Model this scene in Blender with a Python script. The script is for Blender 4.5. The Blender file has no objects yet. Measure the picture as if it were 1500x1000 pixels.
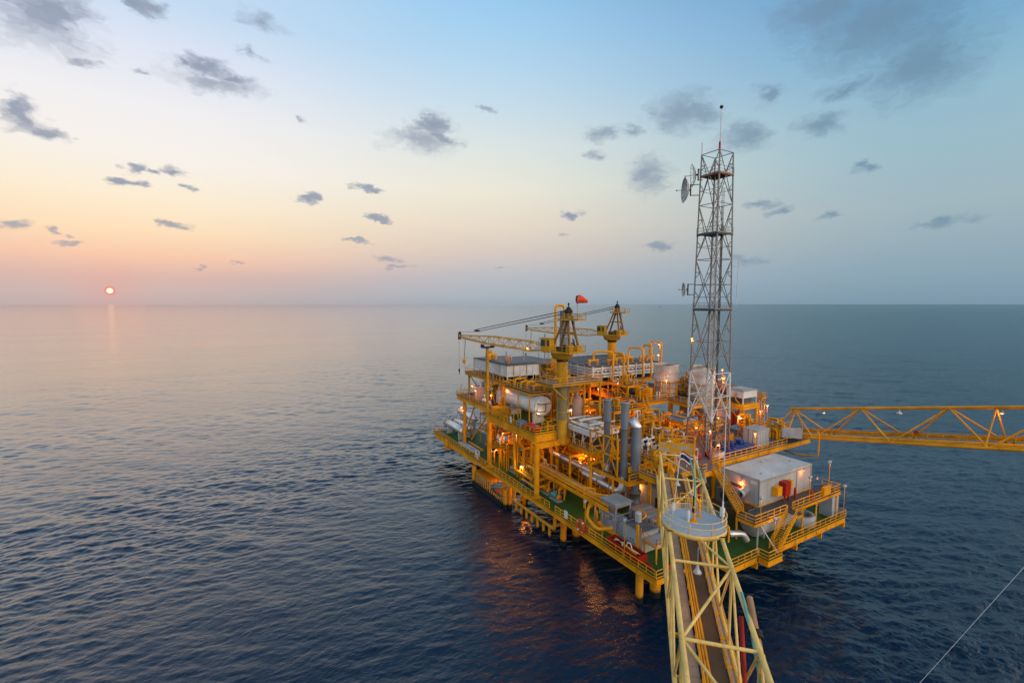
import bpy, math, random
import numpy as np
from mathutils import Vector, Matrix
R = math.radians
rnd = random.Random(7)
scene = bpy.context.scene
COL = scene.collection
HC = 42.5                                    # camera height above the sea
CAMX, CAMY = -45.3755, -40.8659
HEAD = R(30.0)                               # camera heading, from the y axis towards the x axis

# ------------------------------------------------------------------ mesh builder
class MB:
    def __init__(s):
        s.v = []; s.f = []; s.sm = []; s.uv = None
    def add(s, vs, fs, smooth=False):
        b = len(s.v); s.v += [tuple(p) for p in vs]
        for f in fs:
            s.f.append([i + b for i in f]); s.sm.append(smooth)
        return s
    def box(s, x0, y0, z0, x1, y1, z1):
        x0, x1 = min(x0, x1), max(x0, x1); y0, y1 = min(y0, y1), max(y0, y1); z0, z1 = min(z0, z1), max(z0, z1)
        return s.add([(x0,y0,z0),(x1,y0,z0),(x1,y1,z0),(x0,y1,z0),(x0,y0,z1),(x1,y0,z1),(x1,y1,z1),(x0,y1,z1)],
              [(0,3,2,1),(4,5,6,7),(0,1,5,4),(1,2,6,5),(2,3,7,6),(3,0,4,7)])
    def beam(s, p, q, w, h=None):
        h = h or w
        p = Vector(p); q = Vector(q); d = (q - p)
        if d.length < 1e-5: return s
        d.normalize(); up = Vector((0,0,1)) if abs(d.z) < .95 else Vector((1,0,0))
        r = d.cross(up).normalized(); u = r.cross(d)
        r *= w/2; u *= h/2
        return s.add([p-r-u,p+r-u,p+r+u,p-r+u,q-r-u,q+r-u,q+r+u,q-r+u],
              [(0,1,2,3),(7,6,5,4),(0,4,5,1),(1,5,6,2),(2,6,7,3),(3,7,4,0)])
    def ibeam(s, p, q, w, h):
        p = Vector(p); q = Vector(q); t = max(.05, h*.09)
        o = Vector((0,0,h/2 - t/2))
        s.beam(p+o, q+o, w, t); s.beam(p-o, q-o, w, t)
        s.beam(p, q, w*.22, h-2*t)
        d = (q-p); L = d.length; n = int(L/3)
        for i in range(1, n):
            c = p + d*(i/n); e = d.normalized()*.03
            s.beam(c-e, c+e, w*.8, h-2*t)
        return s
    def cyl(s, p, q, r, n=10, r2=None, caps=True):
        r2 = r if r2 is None else r2
        p = Vector(p); q = Vector(q); d = (q-p)
        if d.length < 1e-6: return s
        d.normalize(); a = Vector((0,0,1)) if abs(d.z) < .9 else Vector((1,0,0))
        e = d.cross(a).normalized(); g = d.cross(e)
        A = []; B = []
        for i in range(n):
            t = 2*math.pi*i/n; o = e*math.cos(t) + g*math.sin(t)
            A.append(p+o*r); B.append(q+o*r2)
        s.add(A+B, [(i,(i+1)%n,n+(i+1)%n,n+i) for i in range(n)], True)
        if caps: s.add(A+B, [tuple(reversed(range(n))), tuple(range(n,2*n))])
        return s
    def pipe(s, pts, r, n=8, bend=None, caps=True):
        bend = r*2.2 if bend is None else bend
        P = [Vector(p) for p in pts]; Q = [P[0]]
        for i in range(1, len(P)-1):
            a = (P[i-1]-P[i]); b = (P[i+1]-P[i])
            bl = min(bend, a.length*.45, b.length*.45)
            a = a.normalized()*bl; b = b.normalized()*bl
            for k in range(5):
                t = k/4; Q.append(P[i] + a*(1-t)**2 + b*t**2)
        Q.append(P[-1])
        d = (Q[1]-Q[0]).normalized(); a = Vector((0,0,1)) if abs(d.z) < .9 else Vector((1,0,0))
        e = d.cross(a).normalized(); V = []; m = len(Q)
        for i in range(m):
            t = (Q[min(i+1,m-1)]-Q[max(i-1,0)]).normalized()
            e = (e - t*e.dot(t)).normalized(); g = t.cross(e)
            for k in range(n):
                w = 2*math.pi*k/n; V.append(Q[i] + (e*math.cos(w)+g*math.sin(w))*r)
        s.add(V, [(i*n+k, i*n+(k+1)%n, (i+1)*n+(k+1)%n, (i+1)*n+k) for i in range(m-1) for k in range(n)], True)
        if caps: s.add(V, [tuple(reversed(range(n))), tuple(range((m-1)*n, m*n))])
        return s
    def lathe(s, c, axis, prof, n=20, flat=False):
        c = Vector(c); d = Vector(axis).normalized(); a = Vector((0,0,1)) if abs(d.z) < .9 else Vector((1,0,0))
        e = d.cross(a).normalized(); g = d.cross(e); V = []
        for (r, h) in prof:
            for k in range(n):
                w = 2*math.pi*k/n; V.append(c + d*h + (e*math.cos(w)+g*math.sin(w))*r)
        m = len(prof)
        return s.add(V, [(i*n+k, i*n+(k+1)%n, (i+1)*n+(k+1)%n, (i+1)*n+k) for i in range(m-1) for k in range(n)], not flat)
    def vessel(s, p, q, r, n=20):
        """round tank between p and q with dished ends"""
        p = Vector(p); q = Vector(q); L = (q-p).length; k = r*.32
        pr = [(0.02,-k),(r*.5,-k*.85),(r*.82,-k*.5),(r*.97,-k*.15),(r,0),(r,L),(r*.97,L+k*.15),(r*.82,L+k*.5),(r*.5,L+k*.85),(0.02,L+k)]
        return s.lathe(p, q-p, pr, n)
    def ball(s, c, r, n=10, sz=1):
        pr = [(max(.001, r*math.sin(math.pi*i/6)), -r*sz*math.cos(math.pi*i/6)) for i in range(7)]
        return s.lathe(c, (0,0,1), pr, n)
    def prism(s, poly, z0, z1):
        n = len(poly)
        return s.add([(x,y,z0) for x,y in poly]+[(x,y,z1) for x,y in poly],
              [tuple(reversed(range(n))), tuple(range(n,2*n))]+[(i,(i+1)%n,n+(i+1)%n,n+i) for i in range(n)])
    def rail(s, pts, h=1.1, r=.055, step=1.6, toe=True, mid=True, closed=False):
        P = [Vector(p) for p in pts]
        if closed: P.append(P[0])
        up = Vector((0,0,h))
        for a, b in zip(P[:-1], P[1:]):
            L = (b-a).length
            if L < .05: continue
            s.cyl(a+up, b+up, r, 6)
            if mid: s.cyl(a+up*.52, b+up*.52, r*.85, 6)
            if toe:
                t = Vector((0,0,.1)); s.beam(a+t, b+t, .02, .16)
            k = max(1, round(L/step))
            for i in range(k+1):
                c = a + (b-a)*(i/k); s.cyl(c, c+up, r, 6)
        return s
    def ladder(s, p, h, d, w=.45, cage=False):
        """vertical ladder from p up h; d = unit direction the rungs run along"""
        p = Vector(p); d = Vector(d)*w/2; up = Vector((0,0,h))
        s.cyl(p-d, p-d+up, .035, 6); s.cyl(p+d, p+d+up, .035, 6)
        for i in range(1, int(h/.3)):
            o = Vector((0,0,.3*i)); s.cyl(p-d+o, p+d+o, .02, 5)
        return s

ORG = {}
def link(o):
    COL.objects.link(o); return o
def setp(o, label=None, cat=None, group=None, kind=None):
    if label: o['label'] = label
    if cat: o['category'] = cat
    if group: o['group'] = group
    if kind: o['kind'] = kind
    return o
def thing(name, label, cat, loc=(0,0,0), group=None):
    o = link(bpy.data.objects.new(name, None)); o.empty_display_size = .3
    o.location = loc; ORG[o.name] = Vector(loc)
    return setp(o, label, cat, group)
def build(mb, name, mat, parent=None, loc=None, label=None, cat=None, group=None, kind=None):
    """link the collected shape as one mesh object (a part of `parent`, or a thing of its own when it has a label and category)"""
    if parent is not None: org = ORG[parent.name]
    elif loc is not None: org = Vector(loc)
    else:
        xs = np.array([tuple(p) for p in mb.v]); org = Vector(((xs[:,0].min()+xs[:,0].max())/2, (xs[:,1].min()+xs[:,1].max())/2, xs[:,2].min()))
    me = bpy.data.meshes.new(name)
    me.from_pydata([(p[0]-org[0], p[1]-org[1], p[2]-org[2]) for p in mb.v], [], mb.f)
    me.polygons.foreach_set('use_smooth', mb.sm)
    me.materials.append(mat); me.update()
    o = link(bpy.data.objects.new(name, me))
    if parent is not None: o.parent = parent
    else: o.location = org
    ORG[o.name] = org
    return setp(o, label, cat, group, kind)
def kids(o): return [c for c in list(COL.objects) if c.parent == o]
CH = {}
def copy_tree(o, parent=None, children=None):
    c = o.copy(); COL.objects.link(c)
    if parent is not None: c.parent = parent
    ORG[c.name] = ORG[o.name]
    for ch in kids(o): copy_tree(ch, c)
    return c
def dup(o, loc, label, group=None, rz=None):
    c = copy_tree(o); c.location = loc; c['label'] = label
    if group: c['group'] = group
    if rz is not None: c.rotation_euler = (0,0,rz)
    return c

# ------------------------------------------------------------------ materials
def s2l(c):
    return tuple(((v/255)/12.92 if v/255 <= .04045 else ((v/255+.055)/1.055)**2.4) for v in c)
def nodes(name):
    m = bpy.data.materials.new(name); m.use_nodes = True
    nt = m.node_tree; b = nt.nodes['Principled BSDF']
    return m, nt, b
def N(nt, t, **k):
    n = nt.nodes.new(t)
    for a, v in k.items(): setattr(n, a, v)
    return n
def mixc(nt, fac, a, b, mode='MIX'):
    n = N(nt, 'ShaderNodeMix', data_type='RGBA', blend_type=mode)
    for sock, v in ((n.inputs[0], fac), (n.inputs[6], a), (n.inputs[7], b)):
        if hasattr(v, 'links'): nt.links.new(v, sock)
        else: sock.default_value = v if not isinstance(v, tuple) else (*v[:3], 1)
    return n.outputs[2]
def math_(nt, op, a, b=None, c=None, clamp=False):
    n = N(nt, 'ShaderNodeMath', operation=op, use_clamp=clamp)
    for i, v in enumerate((a, b, c)):
        if v is None: continue
        if hasattr(v, 'links'): nt.links.new(v, n.inputs[i])
        else: n.inputs[i].default_value = v
    return n.outputs[0]
def ramp(nt, fac, stops, mode='LINEAR'):
    n = N(nt, 'ShaderNodeValToRGB'); cr = n.color_ramp; cr.interpolation = mode
    while len(cr.elements) > 1: cr.elements.remove(cr.elements[-1])
    for i, (p, c) in enumerate(stops):
        e = cr.elements[0] if i == 0 else cr.elements.new(p)
        e.position = p; e.color = (*c[:3], 1) if isinstance(c, tuple) else (c, c, c, 1)
    if hasattr(fac, 'links'): nt.links.new(fac, n.inputs[0])
    return n.outputs[0]
def noise(nt, vec, scale, detail=4, rough=.55, dist=0):
    n = N(nt, 'ShaderNodeTexNoise'); n.inputs['Scale'].default_value = scale
    n.inputs['Detail'].default_value = detail; n.inputs['Roughness'].default_value = rough; n.inputs['Distortion'].default_value = dist
    if vec is not None: nt.links.new(vec, n.inputs['Vector'])
    return n.outputs['Fac']
def paint(name, col, rough=.5, metal=0, dirt=(.1,.05,.02), amt=.35, var=.25, scale=1.0, bump=.0, growth=False, streak=True):
    """weathered painted steel: tone drift, rust freckles and vertical run-off streaks"""
    m, nt, b = nodes(name); L = nt.links
    geo = N(nt, 'ShaderNodeNewGeometry'); pos = geo.outputs['Position']
    n1 = noise(nt, pos, .35*scale, 5); n2 = noise(nt, pos, 2.6*scale, 6, .65)
    dark = tuple(v*(1-var) for v in col); lite = tuple(min(1, v*(1+var*.45)) for v in col)
    c = mixc(nt, ramp(nt, n1, [(.3, 0.), (.7, 1.)]), dark, lite)
    mp = N(nt, 'ShaderNodeMapping'); mp.inputs['Scale'].default_value = (2.2*scale, 2.2*scale, .22*scale); L.new(pos, mp.inputs[0])
    n3 = noise(nt, mp.outputs[0], 1.6, 5, .7)
    rust = ramp(nt, n2, [(.56, 0.), (.72, 1.)])
    if streak: rust = math_(nt, 'MAXIMUM', rust, ramp(nt, n3, [(.58, 0.), (.78, 1.)]))
    c = mixc(nt, math_(nt, 'MULTIPLY', rust, amt), c, dirt)
    if growth:
        sx = N(nt, 'ShaderNodeSeparateXYZ'); L.new(pos, sx.inputs[0])
        z = math_(nt, 'ADD', sx.outputs['Z'], math_(nt, 'MULTIPLY', n2, 1.2))
        g = ramp(nt, math_(nt, 'MULTIPLY', z, .25), [(.34, 1.), (.46, 0.)])
        c = mixc(nt, g, c, (.012, .012, .010))
    L.new(c, b.inputs['Base Color'])
    rr = math_(nt, 'ADD', math_(nt, 'MULTIPLY', n2, .3), rough-.12)
    L.new(rr, b.inputs['Roughness']); b.inputs['Metallic'].default_value = metal
    if not metal: b.inputs['Specular IOR Level'].default_value = .22
    if bump:
        bp = N(nt, 'ShaderNodeBump'); bp.inputs['Strength'].default_value = bump; bp.inputs['Distance'].default_value = .05
        L.new(n2, bp.inputs['Height']); L.new(bp.outputs[0], b.inputs['Normal'])
    return m
def glow(name, col, strength):
    m, nt, b = nodes(name)
    b.inputs['Base Color'].default_value = (.8,.8,.8,1)
    b.inputs['Emission Color'].default_value = (*col, 1); b.inputs['Emission Strength'].default_value = strength
    return m
YEL = paint('yellow_paint', (.86,.36,.006), .48, var=.34, dirt=(.20,.07,.012), amt=.55)
YELD = paint('weathered_yellow_paint', (.58,.30,.018), .55, dirt=(.11,.06,.02), amt=.8)
CREAM = paint('pale_yellow_paint', (.82,.56,.17), .5, dirt=(.30,.16,.05), amt=.6, scale=1.6, bump=.12)
ORA = paint('orange_yellow_paint', (.74,.30,.010), .5, dirt=(.14,.05,.012), amt=.5)
JACK = paint('splash_zone_paint', (.68,.30,.014), .55, dirt=(.10,.04,.01), amt=.6, growth=True)
BLK = paint('fender_rubber', (.014,.013,.012), .6, amt=.2)
GREEN = paint('green_deck_paint', (.032,.105,.020), .55, dirt=(.055,.05,.02), amt=.7, scale=.8, bump=.15, streak=False)
GRAT = paint('steel_grating', (.065,.072,.078), .6, dirt=(.07,.05,.03), amt=.6, streak=False)
RUSTD = paint('rusty_deck', (.10,.055,.03), .65, dirt=(.04,.03,.02), amt=.6, streak=False)
GREY = paint('grey_paint', (.34,.36,.37), .5, dirt=(.2,.13,.08), amt=.35)
DGREY = paint('dark_grey_steel', (.11,.115,.125), .5, dirt=(.06,.05,.04), amt=.4)
BLUEGREY = paint('blue_grey_deck', (.34,.43,.52), .5, dirt=(.25,.24,.22), amt=.35, streak=False)
WHITE = paint('white_paint', (.72,.73,.72), .45, dirt=(.42,.28,.16), amt=.4)
SHELL = paint('shelter_panel', (.43,.455,.47), .45, dirt=(.33,.2,.1), amt=.45, scale=.6)
TANKW = paint('tank_white', (.76,.75,.71), .35, dirt=(.5,.34,.2), amt=.35, scale=.7)
PINK = paint('faded_primer', (.42,.28,.24), .5, dirt=(.2,.1,.06), amt=.5)
WRAP = paint('tarpaulin', (.60,.54,.50), .6, dirt=(.35,.24,.16), amt=.6, bump=.6, scale=1.4)
SILV = paint('aluminium_cladding', (.72,.72,.72), .36, metal=.75, dirt=(.35,.28,.2), amt=.35, scale=1.2)
STKG = paint('stack_grey', (.15,.165,.18), .42, metal=.2, dirt=(.2,.14,.09), amt=.45)
GALV = paint('galvanised', (.52,.55,.56), .45, metal=.3, dirt=(.3,.2,.12), amt=.3)
RED = paint('red_paint', (.42,.022,.012), .45, dirt=(.12,.02,.01), amt=.4)
RUST = paint('rust_brown', (.22,.085,.035), .7, dirt=(.09,.035,.015), amt=.7)
BLUE = paint('blue_drum_paint', (.030,.075,.28), .4, dirt=(.02,.02,.05), amt=.4)
LBLUE = paint('light_blue_paint', (.07,.22,.42), .45, amt=.25)
TEAL = paint('teal_paint', (.12,.42,.38), .45, amt=.2)
ORED = paint('lifebuoy_orange', (.78,.075,.02), .45, amt=.1)
PLANK = paint('weathered_planks', (.38,.25,.16), .7, dirt=(.18,.10,.06), amt=.5, scale=2, streak=False)
BROWN = paint('brown_grating', (.115,.068,.035), .65, dirt=(.05,.03,.02), amt=.6, scale=1.5, streak=False)
TAN = paint('tan_pipe', (.40,.23,.11), .5, amt=.3)
DARK = paint('black_iron', (.025,.024,.024), .5, amt=.2)
GLASS = paint('dark_glass', (.03,.06,.06), .12, amt=.05, streak=False)
SODIUM = glow('sodium_bulb', (1.0,.33,.07), 3.2)
SODRED = glow('deep_orange_bulb', (1.0,.17,.04), 2.6)
WARMW = glow('warm_white_bulb', (1.0,.66,.42), 4)
# ------------------------------------------------------------------ camera
cam = bpy.data.cameras.new('Camera'); cam.sensor_width = 36; cam.lens = 36*680/1500; cam.clip_start = .5; cam.clip_end = 120000
co = link(bpy.data.objects.new('Camera', cam)); co.location = (CAMX, CAMY, HC)
co.rotation_euler = (R(90)-math.atan(55/680), 0, -HEAD)
scene.camera = co
vs = scene.view_settings; vs.view_transform = 'Standard'; vs.look = 'None'; vs.exposure = 0; vs.gamma = 1; vs.use_curve_mapping = False

# ------------------------------------------------------------------ sky
FW = Vector((math.sin(HEAD), math.cos(HEAD), 0)); RT = Vector((math.cos(HEAD), -math.sin(HEAD), 0))
SUN_AZ, SUN_EL = R(-40.75), R(1.22)          # azimuth measured from the camera heading, positive to the right
SUNV = (FW*math.cos(SUN_AZ) + RT*math.sin(SUN_AZ))*math.cos(SUN_EL) + Vector((0,0,math.sin(SUN_EL)))
PHI = math.atan(55/680)
def azel(px, py):
    a = (px-750)/680; b = (500-py)/680
    d = math.cos(PHI)+b*math.sin(PHI); z = -math.sin(PHI)+b*math.cos(PHI)
    return math.degrees(math.atan2(a, d)), math.degrees(math.atan2(z, math.hypot(a, d)))
w = bpy.data.worlds.new('World'); scene.world = w; w.use_nodes = True
nt = w.node_tree; L = nt.links; nt.nodes.clear()
tc = N(nt, 'ShaderNodeTexCoord'); nrm = N(nt, 'ShaderNodeVectorMath', operation='NORMALIZE'); L.new(tc.outputs['Generated'], nrm.inputs[0])
DIR = nrm.outputs[0]
def dot(v):
    n = N(nt, 'ShaderNodeVectorMath', operation='DOT_PRODUCT'); L.new(DIR, n.inputs[0]); n.inputs[1].default_value = v; return n.outputs['Value']
zz = dot((0,0,1)); EL = math_(nt, 'MULTIPLY', math_(nt, 'ARCSINE', zz), 180/math.pi)
AZ = math_(nt, 'MULTIPLY', math_(nt, 'ARCTAN2', dot(RT), dot(FW)), 180/math.pi)
sh = Vector((SUNV.x, SUNV.y, 0)).normalized(); sr = Vector((sh.y, -sh.x, 0))
DAZ = math_(nt, 'ABSOLUTE', math_(nt, 'MULTIPLY', math_(nt, 'ARCTAN2', dot(sr), dot(sh)), 180/math.pi))   # degrees round the horizon from the sun
ELN = math_(nt, 'DIVIDE', math_(nt, 'MAXIMUM', EL, 0.0), 90.0)
def sky(stops): return ramp(nt, ELN, [(e/90, s2l(c)) for e, c in stops])
near_sun = sky([(0,(184,173,174)),(1.0,(192,177,177)),(2.7,(212,180,173)),(4.6,(243,199,173)),(7.0,(251,222,187)),(10.2,(250,236,211)),(14,(247,241,235)),(18,(241,239,241)),(23,(222,229,244)),(27,(196,219,242)),(36,(186,212,240)),(55,(140,168,204)),(90,(96,122,158))])
mid_sky = sky([(0,(158,170,180)),(.8,(168,179,189)),(3.6,(188,188,194)),(6.2,(215,201,192)),(9.4,(232,218,200)),(13.4,(236,232,216)),(18,(222,229,227)),(23.2,(196,220,236)),(29.3,(166,209,240)),(33,(150,200,240)),(45,(146,188,226)),(65,(118,150,188)),(90,(96,122,158))])
far_sky = sky([(0,(124,152,171)),(.6,(127,155,173)),(2.8,(138,165,181)),(6,(152,175,186)),(9.1,(161,183,192)),(14,(155,187,201)),(18,(148,187,206)),(23,(126,175,207)),(27,(112,165,206)),(35,(84,128,178)),(50,(84,124,172)),(66,(106,142,184)),(90,(96,122,158))])
f1 = N(nt, 'ShaderNodeMapRange', interpolation_type='SMOOTHSTEP'); L.new(DAZ, f1.inputs[0]); f1.inputs[1].default_value = 3; f1.inputs[2].default_value = 40
f2 = N(nt, 'ShaderNodeMapRange', interpolation_type='SMOOTHSTEP'); L.new(DAZ, f2.inputs[0]); f2.inputs[1].default_value = 34; f2.inputs[2].default_value = 84
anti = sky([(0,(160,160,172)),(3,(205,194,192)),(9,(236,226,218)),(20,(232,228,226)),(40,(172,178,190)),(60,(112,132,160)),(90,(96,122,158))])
anti = mixc(nt, 1.0, anti, (3.3, 2.9, 2.45), 'MULTIPLY')  # unseen sky behind the camera, brightness added to light the platform
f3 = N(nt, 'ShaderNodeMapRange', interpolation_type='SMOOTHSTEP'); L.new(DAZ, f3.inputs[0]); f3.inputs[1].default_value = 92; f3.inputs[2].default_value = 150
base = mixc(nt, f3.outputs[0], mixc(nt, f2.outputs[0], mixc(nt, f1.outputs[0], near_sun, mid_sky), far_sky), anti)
nish = N(nt, 'ShaderNodeTexSky', sky_type='NISHITA'); nish.sun_disc = False; nish.sun_elevation = SUN_EL; nish.sun_rotation = math.atan2(SUNV.x, SUNV.y)
base = mixc(nt, .003, base, nish.outputs[0], 'ADD')
# clouds: soft patches placed by direction, broken up by noise
cmb = N(nt, 'ShaderNodeCombineXYZ'); L.new(AZ, cmb.inputs[0]); L.new(EL, cmb.inputs[1])
mw = N(nt, 'ShaderNodeMapping'); mw.inputs['Scale'].default_value = (1, 1.8, 1); L.new(cmb.outputs[0], mw.inputs[0])
def warp(sc, det, amt):
    n = N(nt, 'ShaderNodeTexNoise'); n.inputs['Scale'].default_value = sc; n.inputs['Detail'].default_value = det; n.inputs['Roughness'].default_value = .55; L.new(mw.outputs[0], n.inputs['Vector'])
    s = N(nt, 'ShaderNodeVectorMath', operation='SUBTRACT'); L.new(n.outputs['Color'], s.inputs[0]); s.inputs[1].default_value = (.5,.5,.5)
    m = N(nt, 'ShaderNodeVectorMath', operation='MULTIPLY'); L.new(s.outputs[0], m.inputs[0]); m.inputs[1].default_value = amt; return m.outputs[0]
wa_ = N(nt, 'ShaderNodeVectorMath', operation='ADD'); L.new(warp(.33, 3, (5.0,1.9,0)), wa_.inputs[0]); L.new(warp(1.2, 3, (1.5,.8,0)), wa_.inputs[1])
wb_ = N(nt, 'ShaderNodeVectorMath', operation='ADD'); L.new(wa_.outputs[0], wb_.inputs[0]); L.new(cmb.outputs[0], wb_.inputs[1])
AE = wb_.outputs[0]
def patches(lst):
    acc = None
    for (px, py, wx, wy, *tilt) in lst:
        a0, e0 = azel(px, py); a1, _ = azel(px+wx, py); _, e1 = azel(px, py-wy)
        v = N(nt, 'ShaderNodeVectorMath', operation='SUBTRACT'); L.new(AE, v.inputs[0]); v.inputs[1].default_value = (a0, e0, 0)
        if tilt:
            r = N(nt, 'ShaderNodeVectorRotate', rotation_type='Z_AXIS'); L.new(v.outputs[0], r.inputs['Vector']); r.inputs['Angle'].default_value = R(tilt[0]); v = r
        m = N(nt, 'ShaderNodeVectorMath', operation='MULTIPLY'); L.new(v.outputs[0], m.inputs[0]); m.inputs[1].default_value = (1/(a1-a0)/1.22, 1/(e1-e0)/1.3, 0)
        l = N(nt, 'ShaderNodeVectorMath', operation='LENGTH'); L.new(m.outputs[0], l.inputs[0])
        q = math_(nt, 'SUBTRACT', 1.0, l.outputs['Value'])
        acc = q if acc is None else math_(nt, 'SMOOTH_MAX', acc, q, .25)
    return acc
mpc = N(nt, 'ShaderNodeMapping'); mpc.inputs['Scale'].default_value = (1, 1.7, 1); L.new(AE, mpc.inputs[0])
cn = math_(nt, 'ADD', math_(nt, 'MULTIPLY', noise(nt, mpc.outputs[0], .36, 2, .45, .5), .62), math_(nt, 'MULTIPLY', noise(nt, mpc.outputs[0], 1.15, 3, .5, .35), .38)); cn2 = noise(nt, mpc.outputs[0], .22, 5, .6, .2)
def layer(lst, k, lo, hi):
    d = math_(nt, 'ADD', patches(lst), math_(nt, 'MULTIPLY', math_(nt, 'SUBTRACT', cn, .5), k))
    n = N(nt, 'ShaderNodeMapRange', interpolation_type='SMOOTHSTEP'); L.new(d, n.inputs[0]); n.inputs[1].default_value = lo; n.inputs[2].default_value = hi
    return n.outputs[0]
crisp = layer([(70,18,80,40,0),(205,8,34,16,4),(22,162,46,26,6),(62,194,46,13,-2),(300,98,52,15,-2),(345,114,30,11),(262,90,16,7,10),(193,243,20,9),(222,250,14,5),(258,250,26,8,2),(188,266,20,7),(277,274,16,6,4),(16,332,34,9,-4),(253,329,23,7,4),(90,341,14,5,4),(92,355,24,5),(455,291,18,8,4),(632,182,36,17,4),(652,200,22,9,8),
    (541,276,26,5,8),(556,320,21,5,8),(528,352,16,4),(566,377,28,5,4),(580,389,22,4),(840,313,22,6,-3),(962,362,28,8,-2),(340,382,12,3),(288,393,10,4),(734,394,8,2)], 1.3, .02, .80)
soft = layer([(62,34,96,48,0),(385,32,40,13,4),(1005,166,64,34,6),(1088,200,46,24),(948,258,38,30,12),(880,198,30,12),(872,229,18,9),(920,190,20,10,6),(1130,135,32,18),(1205,180,50,18),(1240,128,56,13,-8),(1265,244,24,8,-4),(1215,318,26,7,-6),(1390,322,60,9,-6),(1108,298,34,8,4),(1146,309,22,6),(1095,380,30,7),
    (825,342,12,5),(440,173,9,5),(372,82,30,8,10),(120,92,36,9),(210,105,20,7),(715,160,14,6,10),(620,205,60,24),(310,120,80,16)], 1.3, .0, 1.0)
big = layer([(1290,30,190,90,14),(1350,95,110,60),(1215,10,110,36)], 1.2, -.05, 1.0)
cv = math_(nt, 'MULTIPLY', big, .74)
cv = math_(nt, 'MAXIMUM', cv, math_(nt, 'MULTIPLY', soft, .74)); cv = math_(nt, 'MAXIMUM', cv, math_(nt, 'MULTIPLY', crisp, .86))
shade = mixc(nt, f2.outputs[0], mixc(nt, cn, s2l((116,132,156)), s2l((158,166,184))), mixc(nt, cn, s2l((92,126,154)), s2l((116,146,170))))
# low clouds sink into the horizon glow
lowf = N(nt, 'ShaderNodeMapRange'); L.new(EL, lowf.inputs[0]); lowf.inputs[1].default_value = 0; lowf.inputs[2].default_value = 9; lowf.inputs[3].default_value = .35
cv = math_(nt, 'MULTIPLY', cv, lowf.outputs[0])
col = mixc(nt, cv, base, shade)
# sun: disc with a reddened rim, and the thin aureole round it
sd = dot(tuple(SUNV)); ang = math_(nt, 'MULTIPLY', math_(nt, 'ARCCOSINE', math_(nt, 'MINIMUM', sd, .9999999)), 180/math.pi)
aur = N(nt, 'ShaderNodeMapRange', interpolation_type='SMOOTHERSTEP'); L.new(ang, aur.inputs[0]); aur.inputs[1].default_value = 4.5; aur.inputs[2].default_value = 0
col = mixc(nt, math_(nt, 'MULTIPLY', aur.outputs[0], .12), col, s2l((255,140,120)))
rim = N(nt, 'ShaderNodeMapRange'); L.new(ang, rim.inputs[0]); rim.inputs[1].default_value = .46; rim.inputs[2].default_value = .27
col = mixc(nt, rim.outputs[0], col, s2l((255,116,96)))
core = N(nt, 'ShaderNodeMapRange'); L.new(ang, core.inputs[0]); core.inputs[1].default_value = .30; core.inputs[2].default_value = .20
col = mixc(nt, core.outputs[0], col, (1.18, 1.06, .80))
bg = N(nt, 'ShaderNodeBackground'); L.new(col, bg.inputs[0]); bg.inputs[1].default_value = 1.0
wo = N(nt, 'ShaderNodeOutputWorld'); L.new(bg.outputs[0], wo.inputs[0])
sl = bpy.data.lights.new('Sun', 'SUN'); sl.energy = .0002; sl.angle = R(5); sl.color = (1, .50, .24)
so = link(bpy.data.objects.new('Sun', sl)); so.rotation_euler = SUNV.to_track_quat('Z', 'Y').to_euler(); so.location = (0,0,90)

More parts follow.
